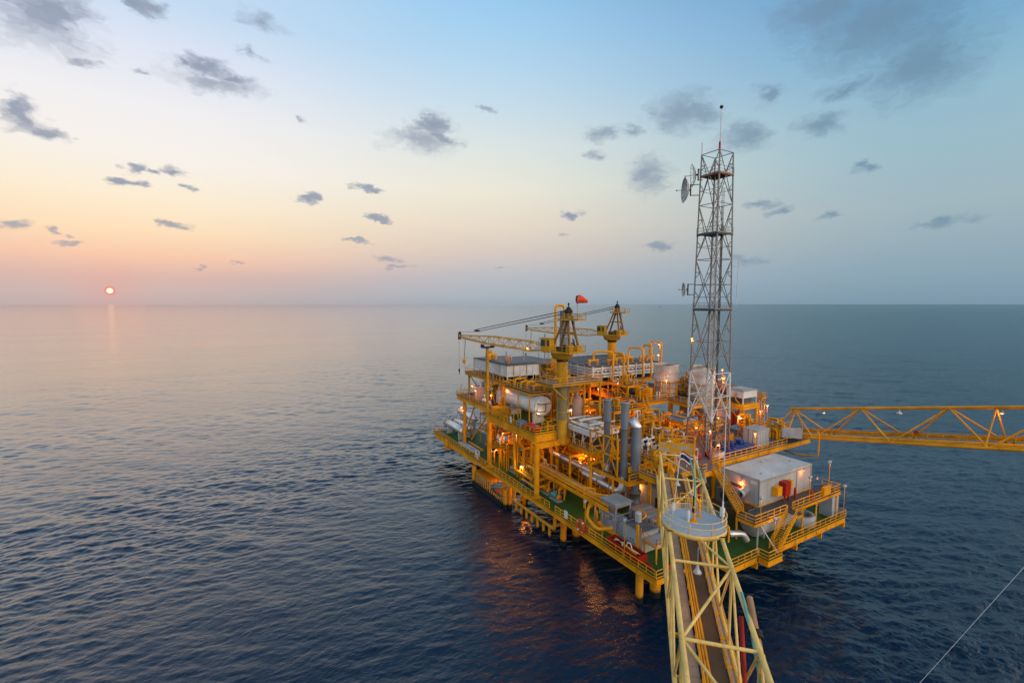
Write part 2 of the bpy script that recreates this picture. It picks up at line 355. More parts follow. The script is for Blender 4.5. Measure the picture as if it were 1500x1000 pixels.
# ------------------------------------------------------------------ sea
def make_sea():
    rs = np.random.RandomState(11)
    rad = [2.0]
    while rad[-1] < 42000:
        r = rad[-1]; d = math.hypot(r, HC)
        st = max(.16 if r > 38 else .8, (.30 if r < 700 else .45)*d*d/(HC*464))
        if r > 1500: st = max(st, r*.05)
        rad.append(r + st)
    rad = np.array(rad); nr = len(rad)
    th = np.concatenate([np.linspace(-62, 62, 1000), np.linspace(62, 298, 120)[1:-1]])
    na = len(th); ang = np.radians(th) + HEAD
    X = CAMX + rad[:,None]*np.sin(ang)[None,:]; Y = CAMY + rad[:,None]*np.cos(ang)[None,:]
    dr = np.gradient(rad); sp = np.maximum(dr[:,None], rad[:,None]*np.where(np.abs(th) <= 62, math.radians(.124), math.radians(2))[None,:])
    Z = np.zeros_like(X)
    lam = np.geomspace(.7, 34, 96)
    lam = lam*np.exp(rs.normal(0, .06, len(lam)))
    for l in lam:
        a = rs.normal(0, R(38)) + HEAD + math.pi + R(-12)
        if l > 9: a = rs.normal(0, R(18)) + HEAD + math.pi + R(8)
        k = 2*math.pi/l; sl = .030*(1 if l < 2.4 else max((2.4/l)**.85, .5 if l < 11 else 0))*rs.uniform(.6, 1.4)
        amp = sl/k
        fade = np.clip((l - 1.7*sp)/(1.7*sp), 0, 1)
        ph = k*(X*math.sin(a) + Y*math.cos(a)) + rs.uniform(0, 6.283)
        ga = rs.uniform(0, 6.283); kg = k/rs.uniform(5, 13)
        grp = .62 + .38*np.sin(kg*(X*math.sin(ga) + Y*math.cos(ga)) + rs.uniform(0, 6.283)) + .25*np.sin(.6*kg*(X*math.cos(ga+.9) - Y*math.sin(ga+.9)) + rs.uniform(0, 6.283))
        Z += fade*amp*1.38*grp*np.sin(ph + .4*np.sin(ph))
    # gusty patches: calmer and rougher water
    P = np.zeros_like(X)
    for i in range(7):
        l = rs.uniform(60, 190); a = rs.uniform(0, 6.283)
        P += np.sin(2*math.pi/l*(X*math.sin(a) + Y*math.cos(a)) + rs.uniform(0, 6.283))
    Z *= 1 + .17*np.clip(P, -3.2, 3.2)
    V = np.stack([X, Y, Z], -1).reshape(-1, 3).astype(np.float32)
    i = np.arange(nr-1)[:,None]*na; j = np.arange(na)[None,:]; j2 = (j+1) % na
    F = np.stack([i+j, i+na+j, i+na+j2, i+j2], -1).reshape(-1, 4)[:, ::-1].astype(np.int32)
    F = F[:, ::-1] if False else F
    me = bpy.data.meshes.new('sea')
    cap = np.array([CAMX, CAMY, 0], np.float32)[None]; V = np.concatenate([V, cap])
    ci = len(V)-1; tri = np.stack([np.arange(na), (np.arange(na)+1) % na, np.full(na, ci)], -1)[:, ::-1].astype(np.int32)
    me.vertices.add(len(V)); me.vertices.foreach_set('co', V.ravel())
    nl = len(F)*4 + len(tri)*3
    me.loops.add(nl); me.loops.foreach_set('vertex_index', np.concatenate([F.ravel(), tri.ravel()]))
    me.polygons.add(len(F)+len(tri))
    me.polygons.foreach_set('loop_start', np.concatenate([np.arange(len(F))*4, len(F)*4+np.arange(len(tri))*3]).astype(np.int32))
    me.polygons.foreach_set('use_smooth', np.ones(len(F)+len(tri), bool))
    me.update(calc_edges=True)
    if me.polygons[len(F)//2].normal.z < 0: me.flip_normals()
    m, nt, b = nodes('sea_water'); L = nt.links
    geo = N(nt, 'ShaderNodeNewGeometry'); pos = geo.outputs['Position']
    nt.nodes.remove(b); dif = N(nt, 'ShaderNodeBsdfDiffuse'); dif.inputs[0].default_value = (.0003, .0125, .036, 1); gl = N(nt, 'ShaderNodeBsdfGlossy'); gl.inputs[0].default_value = (1,1,1,1)
    mp = N(nt, 'ShaderNodeMapping'); mp.inputs['Rotation'].default_value = (0,0,HEAD+R(8)); mp.inputs['Scale'].default_value = (.45, 1, 1); L.new(pos, mp.inputs[0])
    n1 = noise(nt, mp.outputs[0], 1.3, 5, .62, .4); n2 = noise(nt, mp.outputs[0], .33, 4, .6, .3)
    n3 = noise(nt, mp.outputs[0], 3.4, 3, .6, .3)
    h = math_(nt, 'ADD', math_(nt, 'ADD', math_(nt, 'MULTIPLY', n1, .42), math_(nt, 'MULTIPLY', n2, .55)), math_(nt, 'MULTIPLY', n3, .10))
    mq = N(nt, 'ShaderNodeMapping'); mq.inputs['Rotation'].default_value = (0,0,HEAD+R(4)); mq.inputs['Scale'].default_value = (.22, 1, 1); L.new(pos, mq.inputs[0])
    gust = ramp(nt, math_(nt, 'ADD', math_(nt, 'MULTIPLY', noise(nt, mq.outputs[0], .012, 4, .6, .5), .65), math_(nt, 'MULTIPLY', noise(nt, mq.outputs[0], .07, 3, .6, .3), .35)), [(.36, .10), (.64, 1.)])
    # ripples grow to camera right; dimmer, bluer sky reflection is painted in there too
    rl = N(nt, 'ShaderNodeVectorMath', operation='SUBTRACT'); L.new(pos, rl.inputs[0]); rl.inputs[1].default_value = (CAMX, CAMY, 0)
    def along(v):
        n = N(nt, 'ShaderNodeVectorMath', operation='DOT_PRODUCT'); L.new(rl.outputs[0], n.inputs[0]); n.inputs[1].default_value = v; return n.outputs['Value']
    ruffle_dim = N(nt, 'ShaderNodeMapRange', interpolation_type='SMOOTHSTEP'); L.new(math_(nt, 'DIVIDE', along(RT), math_(nt, 'ADD', math_(nt, 'ABSOLUTE', along(FW)), 120)), ruffle_dim.inputs[0]); ruffle_dim.inputs[1].default_value = -.35; ruffle_dim.inputs[2].default_value = .75
    gust = math_(nt, 'ADD', gust, math_(nt, 'MULTIPLY', ruffle_dim.outputs[0], 1.7))
    L.new(math_(nt, 'ADD', math_(nt, 'MULTIPLY', gust, .055), .035), gl.inputs['Roughness'])
    bp = N(nt, 'ShaderNodeBump'); bp.inputs['Strength'].default_value = .26; bp.inputs['Distance'].default_value = 1.0
    L.new(math_(nt, 'ADD', math_(nt, 'MULTIPLY', gust, .22), .12), bp.inputs['Strength']); L.new(h, bp.inputs['Height']); L.new(bp.outputs[0], gl.inputs['Normal']); L.new(bp.outputs[0], dif.inputs['Normal'])
    lw = N(nt, 'ShaderNodeLayerWeight'); lw.inputs['Blend'].default_value = .5; L.new(bp.outputs[0], lw.inputs['Normal'])
    fr = math_(nt, 'ADD', math_(nt, 'MULTIPLY', math_(nt, 'POWER', lw.outputs['Facing'], 3.7), .97), 1.0*.022, clamp=True)   # reflectance of rippled water
    fr = math_(nt, 'MULTIPLY', fr, math_(nt, 'SUBTRACT', 1.0, math_(nt, 'MULTIPLY', ruffle_dim.outputs[0], .43)))  # painted-in dimming of the sky reflection towards camera right
    L.new(mixc(nt, ruffle_dim.outputs[0], (1,1,1), (.80,.96,1.0)), gl.inputs[0])
    fr = math_(nt, 'MINIMUM', fr, .90)
    ms = N(nt, 'ShaderNodeMixShader'); L.new(fr, ms.inputs[0]); L.new(dif.outputs[0], ms.inputs[1]); L.new(gl.outputs[0], ms.inputs[2]); L.new(ms.outputs[0], nt.nodes['Material Output'].inputs[0])
    me.materials.append(m)
    o = link(bpy.data.objects.new('sea', me)); o['kind'] = 'structure'; o['label'] = 'dark blue rippled open sea reaching to the horizon'
    return o
SEA = make_sea()

# ------------------------------------------------------------------ lamps
BULBS = {'s': (SODIUM, (1,.32,.045)), 'r': (SODRED, (1,.22,.03)), 'w': (WARMW, (1,.66,.40))}
def light_at(parent, p, watts, col, rad=.12):
    ld = bpy.data.lights.new('lamp_light', 'POINT'); ld.energy = watts; ld.color = col; ld.shadow_soft_size = rad
    o = link(bpy.data.objects.new('lamp_light', ld)); o.parent = parent; o.location = Vector(p) - ORG[parent.name]
def lamp_post(x, y, zb, zt, label, kind='s', watts=160, out=(-.5,-.3), r=.26, mat=None, group='lamps on yellow posts'):
    """post with a short arm, a hooded head and a bulb"""
    t = thing('lamp_post', label, 'lamp', (x,y,zb), group)
    hx, hy = x+out[0], y+out[1]
    build(MB().pipe([(x,y,zb),(x,y,zt),(hx,hy,zt+.12)], .05, 8, .3).box(x-.14,y-.14,zb,x+.14,y+.14,zb+.06), 'pole', mat or YEL, t)
    build(MB().lathe((hx,hy,zt+.1), (0,0,-1), [(.05,-.14),(.13,-.1),(.15,.02),(r*1.05,.14),(r*1.1,.16)], 12), 'lamp_head', GREY, t)
    if kind: 
        bm, c = BULBS[kind]; build(MB().ball((hx,hy,zt-.12), r*.85, 10), 'bulb', bm, t); light_at(t, (hx,hy,zt-.45), watts, c)
    else: build(MB().ball((hx,hy,zt-.1), r*.8, 10), 'bulb', WHITE, t)
    return t
def flood(x, y, zb, zt, label, lit=False, watts=60, face=(.5,-.5)):
    """floodlight: round silver head on a thin yellow post"""
    t = thing('floodlight', label, 'floodlight', (x,y,zb), 'floodlights with round silver heads')
    build(MB().cyl((x,y,zb),(x,y,zt),.055,8).box(x-.14,y-.14,zb,x+.14,y+.14,zb+.06), 'pole', YEL, t)
    f = Vector((face[0],face[1],-.45)).normalized(); c = Vector((x,y,zt+.25))
    hd = build(MB().lathe(c-f*.3, f, [(.08,0),(.22,.06),(.34,.3),(.36,.36),(.33,.37),(.2,.12)], 14).beam((x,y,zt-.05),(x,y,zt+.2),.1), 'lamp_head', GALV, t)
    build(MB().lathe(c-f*.3, f, [(.01,.34),(.31,.345)], 14), 'lens', WARMW if lit else WHITE, hd)
    if lit: light_at(t, c+f*.4, watts, (1,.6,.3))
    return t
def bulkhead(x, y, z, label, kind='s', watts=120, hang=.35, r=.24):
    """hanging well-glass lamp under a beam"""
    t = thing('hanging_lamp', label, 'lamp', (x,y,z), 'hanging lamps under beams')
    build(MB().cyl((x,y,z),(x,y,z-hang),.035,6), 'stem', GREY, t)
    build(MB().lathe((x,y,z-hang), (0,0,-1), [(.06,-.1),(.13,-.02),(.15,.05),(r*1.25,.18),(r*1.3,.2)], 12), 'lamp_head', GREY, t)
    bm, c = BULBS[kind]; build(MB().ball((x,y,z-hang-.2), r*.85, 10), 'bulb', bm, t); light_at(t, (x,y,z-hang-.6), watts, c)
    return t
# ------------------------------------------------------------------ jacket, boat landing and decks
Z1, Z2, ZM, Z3 = 6.5, 16.0, 18.4, 22.0
jk = thing('steel_jacket', 'yellow tubular jacket legs with dark marine growth standing in the water under the platform', 'jacket', (20,23,0))
for x in (5.2, 22, 39):
    for y in (4.8, 23.4, 41.5):
        build(MB().cyl((x,y,-9),(x,y,5.55),.78,16).cyl((x,y,4.6),(x,y,4.9),.9,16), 'leg', JACK, jk)
for y in (4.8, 23.4, 41.5):
    build(MB().cyl((5.2,y,3.0),(22,y,3.0),.36,10).cyl((22,y,3.0),(39,y,3.0),.36,10), 'brace', JACK, jk)
    build(MB().cyl((2.2,y,3.6),(5.2,y,4.6),.42,10), 'brace', JACK, jk)
for x in (22, 39):
    build(MB().cyl((x,4.8,3.0),(x,41.5,3.0),.36,10), 'brace', JACK, jk)
for (y0, y1) in ((4.8,23.4),(23.4,41.5)):
    build(MB().cyl((22,y0,-2),(5.2,y1,4.6),.34,10), 'brace', JACK, jk)
for y in (4.9, 23.2):
    b = MB().cyl((2.1,y,-6),(2.1,y,4.4),.55,14)
    build(b, 'fender_pile', JACK, jk)
b = MB()
for i in range(8): b.cyl((24+i*.9,8+i*3.6,-5),(24+i*.9,8+i*3.6,6),.3,8)
build(b, 'conductor', JACK, jk)

bl = thing('boat_landing', 'orange boat landing with rows of vertical fender bars beside the water', 'boat landing', (1.2,48.5,0))
build(MB().box(.4,47.2,3.25,3.6,56.2,3.35).beam((.35,47.2,3.2),(.35,56.2,3.2),.3), 'platform', ORA, bl)
build(MB().box(.9,41.5,1.75,3.4,47,1.85).beam((.8,41.5,1.7),(.8,47,1.7),.28), 'platform', RUSTD, bl)
for i in range(15):
    y = 42.2+i*.98; zt = 3.1 if y > 47.2 else 1.6
    build(MB().cyl((.3,y,-3),(.3,y,zt),.13,8), 'fender_bar', JACK, bl)
for y in (41.3, 56.5): build(MB().cyl((.5,y,-6),(.5,y,4.0 if y < 50 else 4.4),.55,14), 'pile', JACK, bl)
build(MB().box(-.05,42,-2,.12,56,.9), 'rubber_fender', BLK, bl)
build(MB().cyl((1.2,40.6,5.6),(1.2,40.6,-1),.42,12).cyl((1.2,43.0,5.6),(1.2,43.0,.5),.42,12).cyl((3.5,38.7,5.6),(3.5,38.7,1),.4,12), 'post', JACK, bl)
b = MB()
for s in (0, .9): b.beam((1.3+s,46.9,3.3),(1.5+s,44.6,6.2),.08,.25)
for i in range(9): b.beam((1.3,46.9-i*.27,3.4+i*.34),(2.2,46.9-i*.27,3.4+i*.34),.25,.05)
build(b, 'steps', ORA, bl)
pg = thing('riser_guard', 'long horizontal yellow guard pipe on short stubs low over the water', 'guard rail', (.8,31,2.4))
build(MB().pipe([(.8,38.2,5.4),(.8,38.2,2.7),(.8,24.0,2.7),(.8,24.0,5.4)], .3, 10, .6), 'rail_pipe', JACK, pg)
build(MB().cyl((.8,36.8,3.0),(4.5,34.4,4.6),.16,8).cyl((.8,25,2.8),(4.8,23.6,3.6),.3,8), 'brace', JACK, pg)
for i in range(7): build(MB().cyl((.8,25.6+i*1.95,2.6),(.8,25.6+i*1.95,.6),.26,10), 'stub', JACK, pg)

def deck(name, label, slabs, z, mat, cat='deck', bh=.85, bw=.35, edges=(), rails=(), beams=(), bmat=None, group=None, th=.12):
    x0 = min(s[0] for s in slabs); y0 = min(s[1] for s in slabs)
    t = thing(name, label, cat, (x0,y0,z), group); bmat = bmat or YEL
    b = MB()
    for s in slabs: b.box(s[0],s[1],z-th,s[2],s[3],z)
    build(b, 'deck_plate', mat, t)
    for e in edges:
        p, q = e[0], e[1]; zo = e[2] if len(e) > 2 else 0
        build(MB().ibeam((p[0],p[1],z-th-bh/2-.005+zo),(q[0],q[1],z-th-bh/2-.005+zo), bw, bh), 'edge_beam', bmat, t)
    for r in rails: build(MB().rail([(x,y,z) for x,y in r], r=.066), 'railing', YEL, t)
    for (p, q, w_, h_) in beams: build(MB().ibeam(p, q, w_, h_), 'girder', bmat, t)
    return t
def col(t, x, y, z0, z1, r=.42, mat=None):
    return build(MB().cyl((x,y,z0),(x,y,z1),r,14).box(x-r*1.4,y-r*1.4,z1-.12,x+r*1.4,y+r*1.4,z1-.004).box(x-r*1.5,y-r*1.5,z0,x+r*1.5,y+r*1.5,z0+.08), 'column', mat or YEL, t)
def brace(t, p, q, r=.2, mat=None): return build(MB().cyl(p, q, r, 10), 'brace', mat or YEL, t)

# lowest deck, green
d1 = deck('production_deck', 'lowest deck of the platform, green floor with yellow edge beam and railings', [(0.02,0,42,55),(11,-3.2,42,-.01),(17.2,-4.7,20.8,-3.21)], Z1, GREEN,
    edges=[((0.2,0),(.2,55)),((.3,.2),(11,.2)),((11.2,0),(11.2,-3)),((11.2,-3),(17.2,-3)),((20.8,-3),(42,-3)),((17.3,-3.2),(17.3,-4.6)),((17.3,-4.55),(20.8,-4.55)),((20.7,-4.5),(20.7,-3.2)),((41.8,-3),(41.8,55)),((.3,54.8),(42,54.8))],
    rails=[[(.08,.3),(.08,9.2)],[(.08,9.2),(.08,22.9)],[(.08,24.6),(.08,54.6)],[(.1,.08),(4.6,.08)],[(11.1,-3.1),(17.2,-3.1)],[(17.3,-3.2),(17.3,-4.6),(20.6,-4.6)],[(20.8,-3.1),(42,-3.1)],[(41.9,-3.1),(41.9,12)]],
    beams=[((.4,y,Z1-.7),(41.6,y,Z1-.7),.4,.9) for y in (4.8,14,23.4,32.5,41.5,50)])
for x in (17.0, 27.2, 34.3, 41.5): build(MB().prism([(x-.12,-3.2),(x+.12,-3.2),(x+.12,-.6),(x-.12,-.6)], Z1-1.9, Z1-1.0), 'bracket', YEL, d1)
for (x, y) in ((.05,29.7),(.05,48.7)): col(d1, x+.62, y, Z1, 16.75, .5)
for x in (15.5, 24, 32, 40):
    for y in (9.5, 22, 34, 46, 53.5): col(d1, x, y, Z1, 15.0, .42)
for y in (24.2, 34.2, 46, 53.5): col(d1, 8.6, y, Z1, 15.0, .38)
for (p, q) in (((8.6,34.2,Z1),(8.6,24.2,14.6)),((8.6,34.4,14.6),(8.6,46,Z1)),((8.6,53.4,Z1),(8.6,46.2,14.6)),((15.5,9.6,Z1),(15.5,21.8,14.6)),((15.5,34,Z1),(15.5,22.2,14.6)),((24,9.5,Z1),(32,9.5,14.6)),((40,9.5,Z1),(32,9.5,14.6)),((15.5,46,Z1),(24,46,14.6)),((24,34,14.6),(15.5,34,Z1))): brace(d1, p, q, .2, ORA)
dx = deck('cantilever_deck', 'far end cantilever of the lowest deck carrying three silver heat exchangers', [(0.02,55.02,11.5,82)], Z1+.02, GREEN,
    edges=[((.2,55.1),(.2,82)),((.3,81.8),(11.4,81.8)),((11.3,55),(11.3,81.6))], rails=[[(.08,55.2),(.08,81.9),(3.0,81.9)],[(6,81.9),(11.4,81.9)]], bh=1.3,
    beams=[((.4,y,Z1-1.2),(11.2,y,Z1-1.2),.5,1.1) for y in (56,68.5,73)])
build(MB().box(-.35,71.8,Z1-1.7,.02,73.4,Z1+.1).prism([(-.3,72.2),(2.2,72.2),(2.2,73),(-.3,73)], Z1-2.6, Z1-1.7), 'bracket', YEL, dx)

# main deck
d2 = deck('main_deck', 'broad middle deck of the platform where the radio tower and drums stand', [(14,7.7,44,23),(8,7.72,13.98,11.4),(8,23.02,44,55),(16.4,6.0,21.2,7.68),(44.02,7.7,51.5,17)], Z2, DGREY,
    edges=[((21.2,7.9),(44,7.9)),((44,7.9),(51.3,7.9)),((51.3,7.9),(51.3,17)),((8.2,7.9),(16.4,7.9)),((16.5,7.7),(16.5,6.1)),((16.5,6.15),(21.2,6.15)),((8.2,8),(8.2,11.4)),((14.2,11.4),(14.2,23)),((8.2,23.2),(8.2,55)),((8.2,23.2),(14,23.2)),((43.8,17),(43.8,55)),((8.2,54.8),(44,54.8))],
    rails=[[(21.2,7.8),(43,7.8)],[(8.1,23.1),(8.1,30.0)],[(16.5,7.7),(16.5,6.1),(17.6,6.1)],[(20.6,6.1),(21.2,6.1),(21.2,7.7)],[(51.4,8.4),(51.4,17),(44,17)],[(14.1,12),(14.1,23)],[(8.1,7.8),(8.1,11.3)]],
    beams=[((8.4,y,Z2-.75),(43.6,y,Z2-.75),.4,.9) for y in (14,22,30,38,46)])
for (x, y) in ((24,28.5),(35,28.5),(45.4,28.5),(24,38),(45.4,38),(26,47.5),(45.4,47.5),(33.5,21.6),(45.4,21.6)): col(d2, x, y, Z2, 20.9, .32)
for (p, q) in (((26,28.4,20.8),(33,28.4,Z2)),((45,28.4,20.8),(36,28.4,Z2)),((24,29,Z2),(24,37.5,20.8)),((34,21.5,20.8),(40,21.5,Z2))): brace(d2, p, q, .16, YEL)
for (x, y) in ((9.2,24),(9.2,36),(9.2,47)): col(d2, x, y, Z2, 17.2 if y > 29 else Z2+.3, .3)

# vessel deck on the left
d3 = deck('vessel_deck', 'green deck on deep yellow beams carrying the white horizontal tank', [(.3,29.9,9.2,49.98)], ZM, GREEN, bh=1.45, bw=.5,
    edges=[((.5,29.9),(.5,50)),((.8,30.15),(9.0,30.15,)),((9.0,30.3),(9.0,50))], rails=[[(.35,50),(.35,30),(6.0,30)]],
    beams=[((.7,y,ZM-.9),(8.8,y,ZM-.9),.4,1.1) for y in (35,40,45)])
build(MB().ibeam((.65,29.7,16.2),(8.4,29.7,16.2),.5,1.0), 'girder', YEL, d3); build(MB().ibeam((.65,48.7,16.2),(8.4,48.7,16.2),.5,1.0), 'girder', YEL, d3)
for (p, q) in (((.7,30.2,15.6),(3.5,30.2,12)),((8.8,30.2,16.9),(8.8,33,12.2))): brace(d3, p, q, .14)
d4 = deck('outer_deck', 'narrow yellow edged deck beyond the white tank with the faded pink tank', [(1.0,50.02,12,68)], 19.4, GRAT, bh=1.0,
    edges=[((1.2,50),(1.2,68)),((1.3,67.8),(12,67.8)),((1.3,50.2),(12,50.2))], rails=[[(1.1,50.2),(1.1,67.9),(12,67.9)]], beams=[((1.4,y,18.6),(12,y,18.6),.4,.8) for y in (56,62)])
for (x, y) in ((2.4,52),(2.4,66),(11,66)): col(d4, x, y, Z1+.02, 18.25, .42)
brace(d4, (2.4,52,17.8), (2.4,62,9), .2, ORA); brace(d4, (2.4,66,9), (2.4,60,17.8), .2, ORA)

# upper decks
d5 = deck('upper_deck', 'high yellow deck with railings behind the stair, carrying the wrapped stacks', [(25.5,28,46,48),(33.2,21.2,46,27.98)], Z3, GRAT,
    edges=[((25.7,28.2),(33.2,28.2)),((33.4,21.4),(33.4,28)),((33.4,21.4),(46,21.4)),((25.7,28.2),(25.7,48)),((45.8,21.4),(45.8,48))],
    rails=[[(25.6,36),(25.6,29.4)],[(26.9,28.1),(33.2,28.1)],[(33.3,28),(33.3,21.3),(46,21.3)],[(45.9,21.3),(45.9,35)],[(25.6,48),(25.6,37)]], bh=.7, beams=[((26,y,21.2),(45.6,y,21.2),.35,.8) for y in (33,38,43)])
d6 = deck('unit_deck', 'raised yellow deck under the white roofed unit at the far left', [(3.6,47.5,22,68.5)], 25.2, GRAT, bh=.7,
    edges=[((3.8,47.5),(3.8,68.5)),((3.9,47.7),(22,47.7)),((3.9,68.3),(22,68.3))], rails=[[(3.7,48),(3.7,68.4)]], beams=[((4,y,24.5),(22,y,24.5),.35,.7) for y in (54,61)], bmat=YELD)
for (x, y) in ((4.4,49),(4.4,58),(4.4,67.5),(12.5,49),(21,49),(12.5,67.5)): col(d6, x, y, 19.4 if y > 50.1 and x < 12 else ZM if x < 9 else Z2, 24.3, .26, YELD)
for (p, q) in (((4.4,49.2,24.2),(4.4,57.6,19.6)),((4.4,66.9,24.2),(4.4,58.3,19.6)),((4.8,49,24.2),(12,49,18.5)),((12.5,49,24.2),(20.6,49,Z2))): brace(d6, p, q, .15, YELD)
d7 = deck('cooler_deck', 'high deck under the long white fin fan cooler', [(22.5,41,46,62)], 24.6, GRAT, bh=.9, edges=[((22.7,41),(22.7,62)),((22.8,41.2),(46,41.2)),((45.8,41.2),(45.8,62))], rails=[[(22.6,44),(22.6,62)]], bmat=ORA)
for (x, y) in ((23.2,42),(23.2,52),(23.2,61),(34,61),(45,61)): col(d7, x, y, Z2, 23.6, .3, ORA)
brace(d7, (23.2,42.4,23.4), (23.2,51.6,Z2), .18, ORA); brace(d7, (23.6,42,16.4), (31,42,23.4), .18, ORA)

# stack platform
d8 = deck('stack_platform', 'small yellow platform braced round the three grey exhaust stacks', [(8.75,15.3,12.3,22.4),(7.0,15.32,7.3,22.38),(8.9,12.4,12.3,13.4)], 14.0, GRAT, bh=.6,
    edges=[((7.1,12.4),(7.1,22.4)),((7.2,12.5),(12.3,12.5)),((12.2,12.5),(12.2,22.4)),((7.2,22.3),(12.2,22.3))], rails=[[(7.1,12.5),(12.2,12.5),(12.2,16.5)]])
b = MB()
for (y0, y1) in ((15.2,18.6),(18.6,22.2)):
    for (z0, z1) in ((14,17.1),(17.1,20.2)):
        m = (y0+y1)/2
        b.beam((7.1,y0,z0),(7.1,m,z1),.16).beam((7.1,y1,z0),(7.1,m,z1),.16)
for z in (17.1, 20.2): b.beam((7.1,15.2,z),(7.1,22.2,z),.2).beam((7.1,15.2,z),(12.2,15.2,z),.16).beam((7.1,22.2,z),(12.2,22.2,z),.16)
for (x, y) in ((7.1,15.2),(7.1,22.2),(12.2,15.2),(12.2,22.2),(7.1,18.7)): b.beam((x,y,14),(x,y,20.3),.2)
build(b, 'bracing_frame', YEL, d8)
for (x, y) in ((7.1,16.2),(7.1,22.0),(12.2,22.2),(12.2,13)): col(d8, x, y, Z1, 13.3, .2)
build(MB().cyl((12.2,12.7,Z1),(12.2,12.7,19.6),.12,8), 'column', YEL, d8)
b = MB()
for a in range(12):
    t0 = math.pi*2*a/12
    if -2.4 < 0: b.cyl((9.8+1.2*math.cos(t0),14.3+1.2*math.sin(t0),14),(9.8+1.2*math.cos(t0),14.3+1.2*math.sin(t0),15.3),.04,6)
pts = [(9.8+1.2*math.cos(2*math.pi*a/24),14.3+1.2*math.sin(2*math.pi*a/24),15.25) for a in range(25)]
b.pipe(pts, .05, 6, .05)
build(b, 'hoop_railing', YEL, d8)

# pedestal platform of the near crane
d9 = deck('pedestal_platform', 'grey floored yellow platform round the near crane pedestal', [(2.6,27.6,14.6,33.4)], 27.8, DGREY, bh=.35, edges=[((2.8,27.6),(2.8,33.4)),((2.9,27.8),(14.6,27.8)),((14.4,28),(14.4,33.4))], rails=[[(2.7,27.7),(14.5,27.7),(14.5,33.3)],[(2.7,33.3),(2.7,27.7)]], bmat=YELD)
build(MB().beam((6.5,29,27.2),(3.2,28.2,27.4),.3).beam((6.5,31,27.2),(9,33,27.4),.3).beam((6.5,29,24.5),(3.2,28.4,27.2),.2).beam((7,30,24.5),(9.2,32.6,27.2),.2), 'bracket', YELD, d9)
col(d9, 14.2, 28.0, Z2, 27.4, .2, YELD); col(d9, 14.2, 33, Z2, 27.4, .2, YELD)
b = deck('service_platform', 'low grey floored yellow platform beside the near crane pedestal, above the white tank', [(7.8,33,13.5,40)], 25.4, DGREY, bh=.35, edges=[((8,33),(8,40)),((8,33.2),(13.5,33.2))], rails=[[(7.9,40),(7.9,33.1),(13.4,33.1)]], bmat=YELD)
col(b, 8.3, 39.5, ZM, 25.0, .18, YELD); col(b, 13.1, 39.5, Z2, 25.0, .18, YELD); col(b, 13.1, 33.5, Z2, 25.0, .18, YELD)

sp = deck('corner_platform', 'small railed green platform halfway up the far corner column', [(1.4,45.9,5.2,52)], 11.5, GREEN, bh=.5, edges=[((1.6,45.9),(1.6,52)),((1.7,46.1),(5.2,46.1))], rails=[[(1.5,52),(1.5,46),(5.1,46)]])
for (x, y) in ((1.7,46.2),(5.0,46.2),(1.7,51.8)): col(sp, x, y, Z1, 10.9, .14)

# ------------------------------------------------------------------ stairs
def stair(name, label, top, bot, wdir, width=1.1, mat=None, group=None):
    """straight flight; wdir = unit plan vector across the flight"""
    t = thing(name, label, 'stair', bot, group); mat = mat or YEL
    T = Vector(top); B = Vector(bot); W = Vector((wdir[0],wdir[1],0))*width
    for s in (0, 1): build(MB().beam(B+W*s, T+W*s, .10, .34), 'stringer', mat, t)
    n = max(4, int((T.z-B.z)/.24)); b = MB(); run = (T-B); run.z = 0; rn = run.normalized()*.13
    for i in range(1, n):
        c = B + (T-B)*(i/n); b.add([c-rn+W*.03,c-rn+W*.97,c+rn+W*.97,c+rn+W*.03,*(p+Vector((0,0,.05)) for p in (c-rn+W*.03,c-rn+W*.97,c+rn+W*.97,c+rn+W*.03))],
            [(0,3,2,1),(4,5,6,7),(0,1,5,4),(1,2,6,5),(2,3,7,6),(3,0,4,7)])
    build(b, 'treads', YELD, t)
    for s in (0, 1):
        b = MB(); up = Vector((0,0,1.05))
        b.cyl(B+W*s+up, T+W*s+up, .05, 6); b.cyl(B+W*s+up*.5, T+W*s+up*.5, .045, 6)
        k = max(2, int((T-B).length/1.5))
        for i in range(k+1):
            c = B+W*s+(T-B)*(i/k); b.cyl(c, c+up, .05, 6)
        build(b, 'handrail', mat, t)
    return t
stair('stair', 'long yellow stair from the drum deck down beside the white shelter', (18.9,6.0,Z2), (17.9,.6,11.0), (1,0), 1.2)
stair('stair', 'yellow stair from the walkway before the white shelter to the overhanging landing', (25.0,-4.1,11), (20.6,-4.1,Z1), (0,1), 1.4)
stair('stair', 'steep yellow stair between the upper deck and the main deck beside the exhaust stacks', (25.9,28.0,Z3), (25.2,23.0,Z2), (1,0), 1.0)
stair('stair', 'small stair inside the platform below the vessel deck', (6,41,ZM-1.6), (5.6,36,11), (1,0), .9)
lw = deck('walkway', 'railed grey walkway along the front of the white shelter', [(17.0,-2.6,41,.4),(25,-4.1,26.6,-2.62)], 11.0, GRAT, bh=.4,
    edges=[((17.1,-2.5),(25,-2.5)),((26.6,-2.5),(41,-2.5)),((17.1,-2.5),(17.1,.4)),((40.9,-2.4),(40.9,.4)),((25.1,-4.0),(26.6,-4.0)),((26.5,-4),(26.5,-2.6))],
    rails=[[(17.1,.3),(17.1,-2.5),(25,-2.5)],[(26.5,-4),(26.5,-2.6)],[(26.6,-2.5),(40.9,-2.5),(40.9,.3)]])
for (x, y) in ((18.2,-2.3),(40.4,-2.3),(30,-2.3),(34,-2.3)): col(lw, x, y, Z1, 10.4, .14, GREY if x < 20 else YEL)
brace(lw, (18.6,-2.4,10.4), (20.2,-4.3,Z1), .09, GALV)
